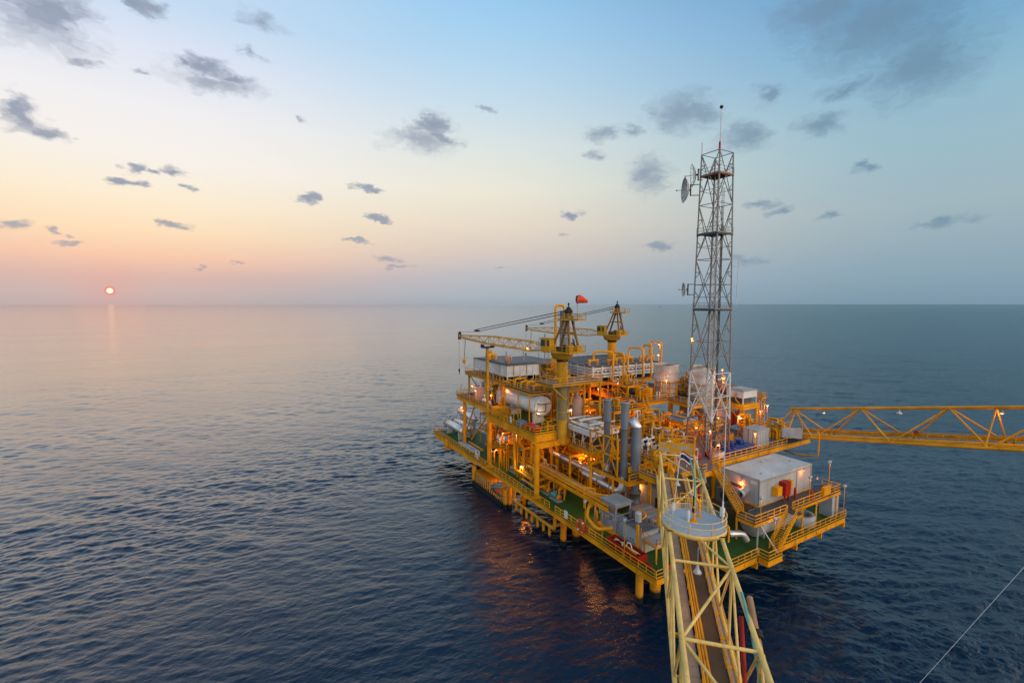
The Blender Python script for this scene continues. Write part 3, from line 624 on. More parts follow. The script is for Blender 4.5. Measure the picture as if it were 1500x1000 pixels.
# ------------------------------------------------------------------ equipment on the decks
def lathe_bands(p, q, r, n, mat, par, name='band', w=.12, k=1.02):
    p = Vector(p); q = Vector(q)
    for i in range(n):
        c = p + (q-p)*((i+.5)/n); d = (q-p).normalized()*w/2
        build(MB().cyl(c-d, c+d, r*k, 20), name, mat, par)
# three silver heat exchangers on the cantilever deck
def exchanger(x, y0, y1, z, r, label, saddles=True):
    t = thing('heat_exchanger', label, 'heat exchanger', (x,(y0+y1)/2,Z1+.02), 'silver heat exchangers')
    build(MB().vessel((x,y0,z),(x,y1-1.2,z),r,20), 'shell', SILV, t)
    build(MB().cyl((x,y1-1.15,z),(x,y1-.95,z),r*1.32,20).cyl((x,y1-.93,z),(x,y1-.75,z),r*1.32,20).vessel((x,y1-.75,z),(x,y1,z),r*1.02,20), 'channel_head', GALV, t)
    for y in (y0+1.6, y1-3): build(MB().prism([(x-r*.8,y-.2),(x+r*.8,y-.2),(x+r*.8,y+.2),(x-r*.8,y+.2)], Z1+.02, z-r*.72), 'saddle', GALV, t)
    build(MB().pipe([(x,y0+1.0,z+r*.9),(x,y0+1.0,z+r+.7)], .18, 8).cyl((x,y0+1,z+r+.7),(x,y0+1,z+r+.8),.3,10).pipe([(x,y1-2,z+r*.9),(x,y1-2,z+r+.9),(x+1.4,y1-2,z+r+.9),(x+1.4,y1-2,Z1+.3)], .16, 8), 'nozzle', GALV, t)
    return t
exchanger(3.3, 69, 81.2, 9.3, .95, 'silver heat exchanger nearest the deck edge, lowest of the three')
exchanger(5.9, 70.2, 82.0, 9.3, .80, 'slim silver heat exchanger in the middle of the three')
exchanger(8.4, 72.0, 83.0, 11.2, .82, 'raised silver heat exchanger behind the other two')
b = MB()
for i in range(5): b.cyl((1.0+i*.42,58,7.0+.12*(i%2)),(1.0+i*.42,67.5,7.0+.12*(i%2)),.14,8)
build(b.box(.9,60,6.54,3.0,60.3,6.85).box(.9,65,6.54,3.0,65.3,6.85), 'pipe_stack', GALV, None, label='bundle of grey pipes lying on the cantilever deck', cat='pipes')
build(MB().beam((3.6,58,7.1),(3.6,66.5,7.1),.35).beam((3.6,59,6.54),(3.6,59,6.95),.3).beam((3.6,65,6.54),(3.6,65,6.95),.3), 'lifting_beam', YEL, None, label='yellow beam lying beside the bundle of grey pipes', cat='beam')
b = MB()
for k in range(6): b.pipe([(7.5+.4*k,57+k*.8,Z1+.1),(7.5+.4*k,57+k*.8,11.5+.5*(k%3)),(9.5,57+k*.8,11.5+.5*(k%3)),(9.5,57+k*.8,17)], .2, 8)
build(b, 'pipework', ORA, None, label='tangle of orange lit yellow pipes behind the heat exchangers', cat='pipes')
b = MB()
for (x, y) in ((4.0,56.0),(5.4,57.2),(6.6,55.8)): b.pipe([(x,y,Z1+.05),(x,y,12.0),(x+1.2,y,12.0),(x+1.2,y,8)], .26, 8)
build(b, 'pipe_loops', YEL, None, label='yellow inverted U pipes beside the corner platform', cat='pipes')

# white horizontal tank
tk = thing('storage_tank', 'big white horizontal tank with red edged end on the vessel deck', 'tank', (5.9,41,ZM))
TY0, TY1, TX, TZ, TR = 35.2, 47.9, 5.7, 22.1, 1.98
build(MB().vessel((TX,TY0,TZ),(TX,TY1,TZ),TR,28), 'shell', TANKW, tk)
for y in (TY0+.05, (TY0+TY1)/2, TY1-.2): build(MB().cyl((TX,y,TZ),(TX,y+.12,TZ),TR*1.012,28), 'seam_band', GREY, tk)
build(MB().cyl((TX,TY0-.75,TZ),(TX,TY0-.45,TZ),.42,16).cyl((TX,TY0-.85,TZ),(TX,TY0-.75,TZ),.55,16), 'manway', WHITE, tk)
for y in (TY0+1.8, TY1-2): build(MB().box(TX-1.25,y-.2,ZM,TX+1.25,y+.2,TZ-1.0), 'saddle', WHITE, tk)
b = MB()
b.pipe([(TX-1.5,TY0-.1,TZ+.75),(TX-1.5,TY0-1.3,TZ+.75),(TX+.9,TY0-1.3,TZ+.75)], .09, 6, .2).pipe([(TX-1.75,TY0+2.2,TZ-.7),(TX-1.75,TY0-1.3,TZ-.7),(TX-.2,TY0-1.3,TZ-.7),(TX-.2,TY0-1.3,TZ+.7)], .09, 6, .2).pipe([(TX+1.4,TY0-1.25,TZ+.7),(TX+1.4,TY0-1.25,ZM+.5),(TX-.5,TY0-1.25,ZM+.5)], .09, 6, .2)
b.pipe([(TX-1.2,TY0+.3,TZ+1.2),(TX-1.2,TY1-.2,TZ+1.2)], .06, 6).pipe([(TX-1.72,TY0+1,TZ-.45),(TX-1.72,TY1-.5,TZ-.45)], .06, 6)
build(b, 'sprinkler_pipe', RED, tk)
# valve skid above the tank
vs_ = thing('valve_skid', 'yellow railed valve skid with grey grating above the white tank', 'skid', (6,41,24.5))
build(MB().box(3.4,36.2,24.65,8.6,47,24.8), 'grating', GRAT, vs_)
build(MB().ibeam((3.4,36.2,24.45),(3.4,47,24.45),.2,.35).ibeam((3.4,36.2,24.45),(8.6,36.2,24.45),.2,.35), 'frame', YEL, vs_)
for y in (36.6, 41, 46.6): build(MB().cyl((3.35,y,ZM),(3.35,y,24.6),.13,8).cyl((8.6,y,ZM),(8.6,y,24.6),.13,8), 'post', YEL, vs_)
build(MB().rail([(4.0,46.9,24.8),(4.0,36.3,24.8),(8.5,36.3,24.8)], r=.055, h=1.2), 'railing', YEL, vs_)
for k in range(4):
    y = 37.6+k*2.5
    build(MB().pipe([(5,y,24.8),(5,y,26.0+.3*(k%2)),(7.6,y,26.0+.3*(k%2)),(7.6,y,24.8)], .24, 8).ball((6.2,y,26.0+.3*(k%2)),.42).cyl((6.2,y,26.3),(6.2,y,26.9),.07,6).cyl((6.2,y,26.9),(6.2,y,26.96),.36,10), 'valve_loop', YEL, vs_)
build(MB().pipe([(4.4,46.5,25.3),(4.4,49.0,25.3),(4.4,49.0,ZM+.2)], .3, 10).pipe([(5.6,46.5,25.6),(5.6,49.4,25.6),(5.6,49.4,ZM+.2)], .22, 8), 'header_pipe', YEL, vs_)
# frames and boxes in front of the tank
cf = thing('cage_frame', 'open yellow cage frame with a dark lid on the vessel deck', 'frame', (1.6,40,ZM))
b = MB()
for x in (.9, 2.5):
    for y in (38.6, 41.4): b.beam((x,y,ZM),(x,y,21.3),.12)
    b.beam((x,38.6,21.3),(x,41.4,21.3),.12).beam((x,38.6,ZM+.1),(x,41.4,21.2),.08)
for y in (38.6, 41.4): b.beam((.9,y,21.3),(2.5,y,21.3),.12)
build(b, 'frame', YEL, cf); build(MB().box(.85,38.55,21.37,2.55,41.45,21.43), 'lid', DGREY, cf)
b = MB()
for k in range(8): b.pipe([(.8,42+k*.35,ZM),(.8,42+k*.35,20.6+.15*(k%3)),(2.2,42+k*.35,20.9+.15*(k%2)),(2.2,42+k*.35,ZM)], .07, 6, .5)
build(b, 'pipe_manifold', YEL, None, label='bunch of thin bent yellow pipes beside the cage frame', cat='pipes')
build(MB().box(.9,46,ZM,2.6,48.4,ZM+1.7).box(.86,46.2,ZM+.2,.9,48.2,ZM+1.5), 'tool_cabinet', YEL, None, label='yellow steel cabinet at the far end of the vessel deck', cat='cabinet')
t = thing('crate', 'blue crate beside the red crate on the vessel deck', 'crate', (1.5,36.4,ZM))
b = MB().box(.8,35.6,ZM,2.2,37.2,ZM+.95); build(b, 'body', LBLUE, t); build(MB().box(.74,35.54,ZM+.95,2.26,37.26,ZM+1.05), 'lid', LBLUE, t)
for (y, lb) in ((33.8,'red crate with white marks next to the blue crate'),(32.0,'red crate with white marks nearest the deck corner')):
    t = thing('crate', lb, 'crate', (1.5,y,ZM), 'red crates on the vessel deck')
    build(MB().box(.75,y-.8,ZM,2.4,y+.8,ZM+.95).box(.7,y-.85,ZM+.3,.75,y+.85,ZM+.42).box(.7,y-.85,ZM+.7,.75,y+.85,ZM+.8), 'body', RED, t)
    build(MB().box(.69,y-.2,ZM+.45,.70,y+.12,ZM+.68), 'mark', WHITE, t); build(MB().box(.7,y-.85,ZM+.96,2.45,y+.85,ZM+1.02), 'lid', RED, t)
b = MB()
for y in (31.0, 33.0): b.beam((4,y,ZM),(4,y,20.2),.14).beam((6.2,y,ZM),(6.2,y,20.2),.14).beam((4,y,20.2),(6.2,y,20.2),.14).beam((4,y,19.3),(6.2,y,19.3),.1)
for x in (4, 6.2): b.beam((x,31,20.2),(x,33,20.2),.14).beam((x,31,19.3),(x,33,19.3),.1)
build(b.box(4.3,31.3,ZM+.02,5.9,32.7,19.1), 'pump_stand', YEL, None, label='square yellow pump frame before the white tank end', cat='frame')
build(MB().cyl((8.2,31.5,ZM),(8.2,31.5,19.9),.28,10).ball((8.2,31.5,19.9),.28).cyl((8.2,31.5,19.0),(7.7,31.5,19.0),.1,8), 'fire_hydrant', RED, None, label='red hydrant at the corner of the vessel deck', cat='hydrant')
build(MB().box(.15,38.2,ZM+.4,.2,38.9,ZM+1.6), 'notice_board', WHITE, None, label='white notice board with grey text on the vessel deck railing', cat='sign')

# things on the outer deck
pt = thing('pink_tank', 'faded pink upright tank with blue railed top on the outer deck', 'tank', (4.0,59.5,19.4))
build(MB().lathe((4.0,59.5,19.4),(0,0,1),[(1.75,0),(1.75,3.0),(1.6,3.15),(.02,3.3)],20), 'shell', PINK, pt)
build(MB().rail([(4+1.6*math.cos(a*math.pi/5),59.5+1.6*math.sin(a*math.pi/5),22.55) for a in range(10)], closed=True, r=.04), 'railing', GALV, pt)
build(MB().ball((3.6,59,22.9),.5).cyl((4.6,60,22.6),(4.6,60,23.6),.3,10).pipe([(2.2,59,19.4),(2.2,59,22.4),(3.0,59,22.8)],.12,8), 'fittings', GALV, pt)
build(MB().lathe((6.4,54.2,19.4),(0,0,1),[(1.1,0),(1.1,1.6),(.35,4.2),(.3,4.6)],16).cyl((6.4,54.2,24),(6.4,54.2,24.2),.5,12), 'cone_silo', WHITE, None, label='white cone topped silo behind the yellow boom rest', cat='silo')
for k, (x, y, h, lb) in enumerate([(1.6,66.5,2.6,'thin grey vent pipe at the outer deck corner'),(1.6,64.6,1.9,'shorter grey vent pipe second from the outer deck corner'),(2.2,62.6,1.7,'short grey vent pipe beside the faded pink tank')]):
    build(MB().pipe([(x,y,19.4),(x,y,19.4+h),(x+.3,y,19.4+h+.2),(x+.3,y,19.4+h-.2)],.08,8,.15), 'vent_pipe', GREY, None, label=lb, cat='pipe')
b = thing('valve_station', 'white and grey valve station on the outer deck beside the pink tank', 'valves', (2.6,53,19.4))
build(MB().ball((2.4,54.6,20.2),.5).ball((2.4,52.6,20.1),.45).cyl((2.4,51.4,20.1),(2.4,55.6,20.1),.24,10).cyl((2.4,54.6,20.5),(2.4,54.6,21.4),.08,6).cyl((2.4,54.6,21.4),(2.4,54.6,21.48),.4,12), 'valves', WHITE, b)
build(MB().box(2.1,51.6,19.4,2.7,51.9,20).box(2.1,55.2,19.4,2.7,55.5,20), 'support', GREY, b)

# white roofed unit
wu = thing('equipment_house', 'white walled unit with flat grey roof on the raised deck at the far left', 'building', (13,58,25.2))
build(MB().box(5.4,49.2,26.3,13.9,66.4,28.6).box(5.2,49.0,26.1,14.1,66.6,26.28), 'wall', WHITE, wu)
build(MB().box(5.2,49.0,28.62,14.1,66.6,28.8).box(5.6,50,28.82,13.4,65,28.95), 'roof', DGREY, wu)
build(MB().box(14.3,49.4,28.1,21.6,66.4,28.4), 'canopy', DGREY, wu)
for x in (14.6, 21.3):
    for y in (49.6, 58, 66): build(MB().beam((x,y,25.2),(x,y,28.1),.28), 'canopy_post', GREY, wu)
build(MB().beam((14.7,49.6,25.4),(21.2,49.6,28),.18), 'canopy_brace', GREY, wu)
build(MB().box(15.2,52,25.2,20.6,64,27.2), 'machine', DGREY, wu)
for (x0, y0, x1, y1) in ((5.34,49.1,5.34,66.5),(5.3,49.14,14,49.14)):
    for k in range(6):
        x = x0+(x1-x0)*k/5; y = y0+(y1-y0)*k/5
        build(MB().box(x-.07,y-.07,25.2,x+.07,y+.07,28.6), 'wall_post', YELD if k % 2 else WHITE, wu)
t = thing('blower', 'orange ring blower fan on the roof of the white unit', 'fan', (6.4,50.4,28.95))
build(MB().lathe((6.4,50.2,29.9),(0,1,0),[(.55,0),(.95,.05),(.95,.5),(.55,.55),(.55,0)],18), 'casing', PINK, t); build(MB().cyl((6.4,50.3,29.9),(6.4,50.6,29.9),.3,10).beam((6.4,50.4,28.95),(6.4,50.4,29.2),.4), 'motor', ORA, t)
build(MB().pipe([(6.2,61,28.9),(6.2,61,30.6),(7.9,61,30.6),(7.9,61,28.9)],.3,10,.7).pipe([(6.2,59.4,28.9),(6.2,59.4,30.2),(7.9,59.4,30.2),(7.9,59.4,28.9)],.25,10,.6).cyl((7,60.2,28.9),(7,60.2,31.2),.22,8), 'pipe_loop', YEL, None, label='yellow pipe loops on the far end of the white unit roof', cat='pipes')
build(MB().cyl((9,56,28.95),(9,56,31),.2,8).cyl((12,53,28.95),(12,53,31.4),.16,8), 'vent_pipes', GREY, None, label='pair of thin grey vents on the white unit roof', cat='vent')

# yellow boom rest
br = thing('boom_rest', 'tall yellow post holding up the lowered crane boom', 'post', (.62,50.4,ZM))
build(MB().beam((.62,49.6,ZM),(.62,49.6,32.9),.5,.5), 'post', YELD, br); build(MB().box(-.7,48.9,32.9,2.0,50.3,33.2).box(-.7,48.9,33.2,-.45,50.3,33.7).box(1.75,48.9,33.2,2.0,50.3,33.7), 'cradle', DARK, br)
build(MB().beam((.62,49.9,27),(3.8,52,19.5),.2).beam((.62,49.9,24),(3.8,50.6,25),.16), 'brace', YELD, br)

# fin fan cooler
fc = thing('air_cooler', 'long white louvred fin fan cooler with dark grey top on the high deck', 'cooler', (34,51,24.6))
b = MB()
for k in range(4): b.box(23.5,41.4+.02*k,25.35+k*.66,45.4,60.5,25.35+k*.66+.46)
build(b, 'louvre_panel', WHITE, fc)
build(MB().box(23.8,41.8,25.3,45.1,60.2,27.95), 'inner_casing', DGREY, fc)
build(MB().box(23.45,41.3,27.96,45.45,60.6,28.1), 'top_deck', DGREY, fc)
for x in np.linspace(23.6, 45.2, 9): build(MB().box(x-.12,41.28,24.62,x+.12,41.38,28.1), 'frame_post', WHITE, fc)
for y in np.linspace(41.5, 60.3, 8): build(MB().box(23.36,y-.12,24.62,23.46,y+.12,28.1), 'frame_post', WHITE, fc)
for i in range(4):
    for j in range(3): build(MB().lathe((26.3+i*5.4,44.6+j*6.2,28.11),(0,0,1),[(2.2,0),(2.2,.16),(2.1,.16),(2.1,.05),(.1,.04)],20), 'fan_ring', DGREY, fc)
for k in range(18): build(MB().box(24.2+k*1.2,41.26,26.75,24.75+k*1.2,41.29,26.98), 'header_plug', RUST if k%3 else DARK, fc)
build(MB().rail([(23.6,60.4,28.1),(23.6,52,28.1)], r=.04).rail([(30,60.4,28.1),(45.3,60.4,28.1)], r=.04), 'railing', GALV, fc)
def uloop(x, y, zt, hx, label, down=22.3, r=.24, back=3.0):
    """riser in front of the cooler that bends over onto a short header with two branches"""
    t = thing('header_pipe', label, 'pipe', (x,y,down), 'yellow inverted U header pipes on the cooler')
    build(MB().pipe([(x,y,down),(x,y,zt),(hx,y+back,zt),(hx,y+back,29.4)], r, 10, .8), 'riser', YEL, t)
    build(MB().cyl((hx-1.5,y+back,29.3),(hx+1.5,y+back,29.3),r*.95,10), 'header', YEL, t)
    for s in (-1.2, 1.2): build(MB().cyl((hx+s,y+back,29.2),(hx+s,y+back,28.0),r*.8,8).cyl((hx+s,y+back,28.75),(hx+s,y+back,28.9),r*1.5,10).cyl((hx+s,y+back,28.15),(hx+s,y+back,28.3),r*1.5,10), 'branch', YEL, t)
uloop(28.6, 40.2, 31.4, 25.2, 'yellow U pipe at the near left corner of the cooler, tallest riser', r=.26)
uloop(30.4, 38.6, 31.1, 29.6, 'yellow U pipe second from the near corner of the cooler', r=.26)
uloop(33.6, 40.6, 30.2, 33.2, 'yellow U pipe with low bend, third along the cooler')
uloop(38.4, 40.4, 31.8, 36.6, 'yellow U pipe with a lamp beside it, fourth along the cooler', down=24.7)
uloop(41.0, 40.2, 32.3, 41.4, 'yellow U pipe just left of the radio tower', down=24.7)
uloop(44.4, 40.2, 33.0, 43.6, 'highest yellow U pipe at the right end of the cooler', down=24.7)

# wrapped stacks
def wrapped(cx, cy, label, jit):
    t = thing('wrapped_stack', label, 'stack', (cx,cy,Z3), 'tarpaulin wrapped stacks')
    build(MB().lathe((cx,cy,Z3),(0,0,1),[(2.3,0),(2.3,3.2),(2.15,3.25)],24), 'drum', GREY, t)
    for z in (Z3+.9, Z3+2.0, Z3+3.1): build(MB().lathe((cx,cy,z),(0,0,1),[(2.32,0),(2.42,0),(2.42,.22),(2.32,.22)],24), 'band', YEL, t)
    for a in range(8):
        w = a*math.pi/4+.3; build(MB().beam((cx+2.55*math.cos(w),cy+2.55*math.sin(w),Z3),(cx+2.55*math.cos(w),cy+2.55*math.sin(w),Z3+3.5),.2), 'post', YEL, t)
    m = MB(); n = 32; rows = 8; V = []
    rr = random.Random(int(cx*10)); ph = [rr.uniform(0,6) for _ in range(3)]
    for i in range(rows+1):
        z = Z3+3.35+i*.46
        for k in range(n):
            w = 2*math.pi*k/n; sq = 2.35/max(abs(math.cos(w)), abs(math.sin(w)))
            rad = min(sq, 2.75) + .10*math.sin(3*i+ph[0]+k*1.7) + rr.uniform(-.05,.05) - (.16 if i in (3,6) else 0)
            V.append((cx+rad*math.cos(w), cy+rad*math.sin(w), z + .09*math.sin(k*.9+ph[1])*(i == rows)))
    m.add(V, [(i*n+k, i*n+(k+1)%n, (i+1)*n+(k+1)%n, (i+1)*n+k) for i in range(rows) for k in range(n)], True)
    build(m, 'tarpaulin', WRAP, t)
    build(MB().cyl((cx,cy,Z3+6.5),(cx,cy,Z3+6.6),2.2,20), 'opening', DARK, t)
wrapped(36.6, 31.6, 'white tarpaulin wrapped stack in a yellow frame, left of the radio tower', 0)
wrapped(40.6, 25.2, 'white tarpaulin wrapped stack partly hidden behind the radio tower', 1)
build(MB().box(40.6,33.2,Z3,42.6,35.4,Z3+4.6).box(40.5,33.1,Z3+4.6,42.7,35.5,Z3+4.8), 'grey_cabinet', GREY, None, label='tall grey cabinet between the two wrapped stacks', cat='cabinet')
# white topped cabin, rusty drum and ladder tower at the right
cb = thing('rooftop_cabin', 'small white cabin with open lower half on yellow legs at the right end', 'cabin', (44.6,18.4,Z2))
build(MB().box(42.4,16.6,23.2,47.0,20.4,24.6), 'hood', WHITE, cb)
build(MB().prism([(42.3,16.5),(47.1,16.5),(47.1,20.5),(42.3,20.5)],24.62,24.8).prism([(42.9,17.1),(46.5,17.1),(46.5,19.9),(42.9,19.9)],24.8,24.92), 'roof', GREY, cb)
for x in (42.5, 46.9):
    for y in (16.7, 20.3): build(MB().beam((x,y,21.9),(x,y,23.2),.16), 'post', WHITE, cb)
build(MB().box(43.2,17.4,21.9,46.4,19.8,22.9), 'motor', DGREY, cb)
build(MB().pipe([(42.2,18.2,24.2),(42.2,18.2,22.8),(42.6,17.6,22.0)],.14,8), 'drain_pipe', YEL, cb)
build(MB().box(42.0,16.2,21.5,47.4,20.8,21.88).ibeam((42,16.2,21.2),(47.4,16.2,21.2),.25,.5).ibeam((42,16.2,21.2),(42,20.8,21.2),.25,.5), 'stand', YEL, cb)
for x in (42.4, 47.0):
    for y in (16.6, 20.4): build(MB().cyl((x,y,Z2),(x,y,21.2),.3,12), 'leg', YEL, cb)
build(MB().beam((42.4,16.6,18.2),(44.6,16.6,21),.18).beam((42.4,17,18.2),(42.4,19.6,21),.18), 'brace', YEL, cb)
rd = thing('rusty_drum', 'rust brown round hopper above the white cabin', 'hopper', (46.5,25.5,Z3))
build(MB().lathe((46.4,25.4,Z3-1),(0,0,1),[(2.0,0),(3.2,2.2),(3.2,3.6),(3.0,3.7),(.1,3.75)],10,True), 'body', RUST, rd); build(MB().pipe([(47.5,24.6,25.7),(47.5,24.6,26.4),(46.6,24.6,26.5)],.2,8).box(44.6,24.4,25.72,46,25.6,25.9), 'fittings', YEL, rd)
for a in range(4): build(MB().cyl((46.4+2*math.cos(a*1.57+.7),25.4+2*math.sin(a*1.57+.7),Z2),(46.4+2*math.cos(a*1.57+.7),25.4+2*math.sin(a*1.57+.7),Z3-.6),.22,8), 'leg', YEL, rd)
lt = thing('ladder_tower', 'slim yellow ladder tower with a small railed top beside the white cabin', 'ladder', (49.2,17.2,Z2))
b = MB()
for (x, y) in ((48.6,16.6),(49.8,16.6),(48.6,17.8),(49.8,17.8)): b.beam((x,y,Z2),(x,y,22.6),.16)
for z in (17.6,19.2,20.8,22.4):
    b.beam((48.6,16.6,z),(49.8,16.6,z),.12).beam((48.6,16.6,z),(48.6,17.8,z),.12).beam((49.8,16.6,z-1.5),(48.6,16.6,z),.08)
build(b, 'frame', YEL, lt); build(MB().ladder((49.2,16.5,Z2),6.6,(1,0,0)), 'ladder', YELD, lt)
build(MB().box(48.3,16.3,22.62,50.1,18.1,22.72).rail([(48.3,16.3,22.72),(50.1,16.3,22.72),(50.1,18.1,22.72),(48.3,18.1,22.72)],closed=True,step=.9), 'top_platform', YEL, lt)
rb = thing('red_cylinders', 'row of tall red gas cylinders under the white cabin', 'cylinders', (46.5,22,Z2))
for k in range(7): build(MB().lathe((44.6+k*.62,21.8,Z2),(0,0,1),[(.26,0),(.26,2.6),(.2,2.85),(.07,2.95),(.07,3.15)],12), 'cylinder', RED, rb)

# white piping skid beside the stacks
ws = thing('piping_skid', 'white framed piping skid on splayed legs beside the exhaust stacks', 'skid', (10.5,27.5,Z2))
build(MB().box(8.0,22.9,18.5,8.35,31.6,19.5).box(8.4,22.9,18.5,14.6,23.2,19.5).box(8.4,31.3,18.5,14.6,31.6,19.5).box(14.3,23.2,18.5,14.6,31.3,19.5), 'frame', WHITE, ws)
build(MB().box(8.36,23.21,18.9,14.29,31.29,19.0), 'grating', DGREY, ws)
for (y) in (23.2, 25.6, 28.4, 31.2):
    build(MB().beam((8.2,y,18.5),(8.2,y+.5*(1 if y < 27 else -1),Z2),.14).beam((8.2,y,18.5),(8.2,y-.3*(1 if y < 27 else -1),Z2),.1).beam((8.2,y,17.2),(9.6,y,18.5),.1), 'leg', WHITE, ws)
    build(MB().beam((14.4,y,18.5),(14.4,y,Z2),.14), 'leg', WHITE, ws)
for (x, y0, y1, z, r) in ((9.2,24,30.8,19.6,.34),(10.6,23.6,30.2,19.5,.26),(12.0,24.8,31,19.8,.42),(13.3,24,29.4,19.6,.3)):
    build(MB().vessel((x,y0,z),(x,y1,z),r,12).cyl((x,(y0+y1)/2-.1,z),(x,(y0+y1)/2+.1,z),r*1.35,14).cyl((x,y0+.8,z),(x,y0+1.0,z),r*1.35,14), 'pipe', WHITE, ws)
for (y, x0, x1, z, r) in ((24.6,8.8,15,20.3,.2),(27.6,8.8,14.2,20.5,.3),(30.4,8.6,13.5,20.3,.22)):
    build(MB().cyl((x0,y,z),(x1,y,z),r,10).cyl((x0,y,z),(x0-.12,y,z),r*1.4,10), 'cross_pipe', GALV, ws)
build(MB().rail([(8.2,31.5,19.5),(8.2,30.0,19.5)],h=1.4).pipe([(9.4,31.8,19.5),(9.4,31.8,21.4),(10.2,31.8,21.6),(10.2,31.8,21.2)],.12,8), 'railing', GALV, ws)
w2 = thing('valve_tree', 'white valve and pipe tangle right of the exhaust stacks', 'valves', (15.5,14,Z2))
rr = random.Random(3)
for k in range(12):
    x = 14.6+rr.uniform(0,4.0); y = 12.2+rr.uniform(0,6.5); z = Z2+rr.uniform(.5,2.4)
    b = MB().pipe([(x,y,Z2),(x,y,z),(x+rr.uniform(.5,1.6),y,z),(x+1.2,y+rr.uniform(-1.5,1.5),z+.3)],.10+.06*(k%3),8)
    if k % 3 == 0: b.ball((x,y,z-.2),.38).cyl((x,y,z+.1),(x,y,z+.7),.06,6).cyl((x,y,z+.7),(x,y,z+.76),.32,10)
    build(b, 'pipe', WHITE if k % 4 else GALV, w2)
b = MB()
for (x, y) in ((16.2,8.8),(18.8,8.8),(16.2,11.2),(18.8,11.2)): b.beam((x,y,Z2),(x,y,18.6),.1)
for z in (17.2,18.6): b.beam((16.2,8.8,z),(18.8,8.8,z),.1).beam((16.2,8.8,z),(16.2,11.2,z),.1).beam((16.2,11.2,z),(18.8,11.2,z),.1).beam((18.8,8.8,z),(18.8,11.2,z),.1)
build(b, 'rack', WHITE, w2)

# three exhaust stacks and the silver ducts feeding two of them
def stack(x, y, z0, z1, r, label, split):
    t = thing('exhaust_stack', label, 'exhaust stack', (x,y,z0), 'grey exhaust stacks')
    build(MB().cyl((x,y,z0),(x,y,split),r*.86,20), 'lower_pipe', STKG, t)
    build(MB().lathe((x,y,split),(0,0,1),[(r*.86,-.02),(r*1.1,0),(r*1.1,.14),(r,.16),(r,z1-split),(r*.9,z1-split),(r*.88,z1-split-1.6),(.02,z1-split-1.6)],20), 'upper_pipe', STKG, t)
    build(MB().lathe((x,y,z1-.12),(0,0,1),[(r*1.0,0),(r*1.06,0),(r*1.06,.12),(r*1.0,.12)],20), 'rim', GALV, t)
    return t
stack(8.15,19.0,12.4,26.2,.66,'left grey exhaust stack rising from the upper silver duct',22.4)
stack(8.15,14.8,11.6,26.5,.66,'middle grey exhaust stack rising from the lower silver duct',22.0)
s3 = stack(9.9,13.9,Z1,22.5,.84,'thickest and tallest based grey exhaust stack, nearest the bridge',14.6)
build(MB().lathe((9.9,13.9,9.0),(0,0,1),[(.72,-.02),(.95,0),(.95,.3),(.84,.32),(.84,2.2),(.95,2.2),(.95,2.5),(.72,2.52)],20), 'flange_section', STKG, s3)
build(MB().lathe((9.9,13.9,22.4),(-.45,.35,.8),[(.8,-.3),(.8,1.4),(.72,1.42),(.7,.3)],20), 'slanted_hood', SILV, s3)
def duct(name, label, pts, r, bands):
    t = thing(name, label, 'duct', pts[0], 'silver clad exhaust ducts')
    build(MB().pipe(pts, r, 18, 1.5), 'cladding', SILV, t)
    for (x, y, z) in bands: build(MB().cyl((x,y-.06,z),(x,y+.06,z),r*1.04,18), 'joint_band', DGREY, t)
duct('exhaust_duct', 'upper silver duct bending out from inside towards the left stack', [(14.5,36.4,12.6),(7.8,36.2,12.6),(7.8,19.0,12.4),(8.15,19.0,15)], .58, [(7.8,y,12.52) for y in (34.4,31.2,28,24.8,21.6)])
duct('exhaust_duct', 'lower shorter silver duct leading to the middle stack', [(9.8,25.2,11.6),(7.6,25.0,11.6),(7.6,14.9,11.3),(8.1,14.8,14)], .52, [(7.6,y,11.5) for y in (23.4,20.4,17.2)])
for (y, zt, lb) in ((33.0,14.6,'yellow goalpost frame over the far end of the upper silver duct'),(21.0,14.4,'yellow goalpost frame over the upper silver duct beside the stack platform'),(27.0,13.9,'yellow goalpost frame over the middle of the upper silver duct')):
    build(MB().beam((6.3,y,9.6),(6.3,y,zt),.32).beam((10.6,y,Z1),(10.6,y,zt),.32).beam((6.1,y,zt+.2),(10.8,y,zt+.2),.3,.4), 'duct_frame', YEL, None, label=lb, cat='frame', group='goalpost frames over the ducts')
# pipe rack along the front
pr_ = thing('pipe_rack', 'long yellow pipe rack with parallel pipes running below the silver ducts', 'pipe rack', (4.3,25,Z1))
for x in (2.9, 5.6): build(MB().ibeam((x,38.5,10.2),(x,12.6,10.2),.3,.5), 'rack_beam', YEL, pr_)
for y in (15, 21.7, 27.6, 33.6, 38.2):
    build(MB().beam((5.6,y,Z1),(5.6,y,9.9),.34).beam((2.9,y,Z1),(2.9,y,9.9),.22) if y > 30 else MB().beam((5.6,y,Z1),(5.6,y,9.9),.34), 'rack_post', YEL, pr_)
    build(MB().beam((2.9,y,10.0),(5.6,y,10.0),.22), 'cross_beam', YEL, pr_)
for (x, r, m) in ((3.3,.16,ORA),(3.75,.13,ORA),(4.2,.2,YEL),(4.75,.12,GALV),(5.2,.15,ORA)): build(MB().cyl((x,39.5,10.5+r),(x,13.0,10.5+r),r,8), 'pipe', m, pr_)
for y in (19.5, 16.2): build(MB().pipe([(3.6,y,10.9),(3.6,y,11.4),(4.9,y-1.4,11.4),(4.9,y-1.4,10.8)],.14,8,.3), 'pipe_jumper', YEL, pr_)
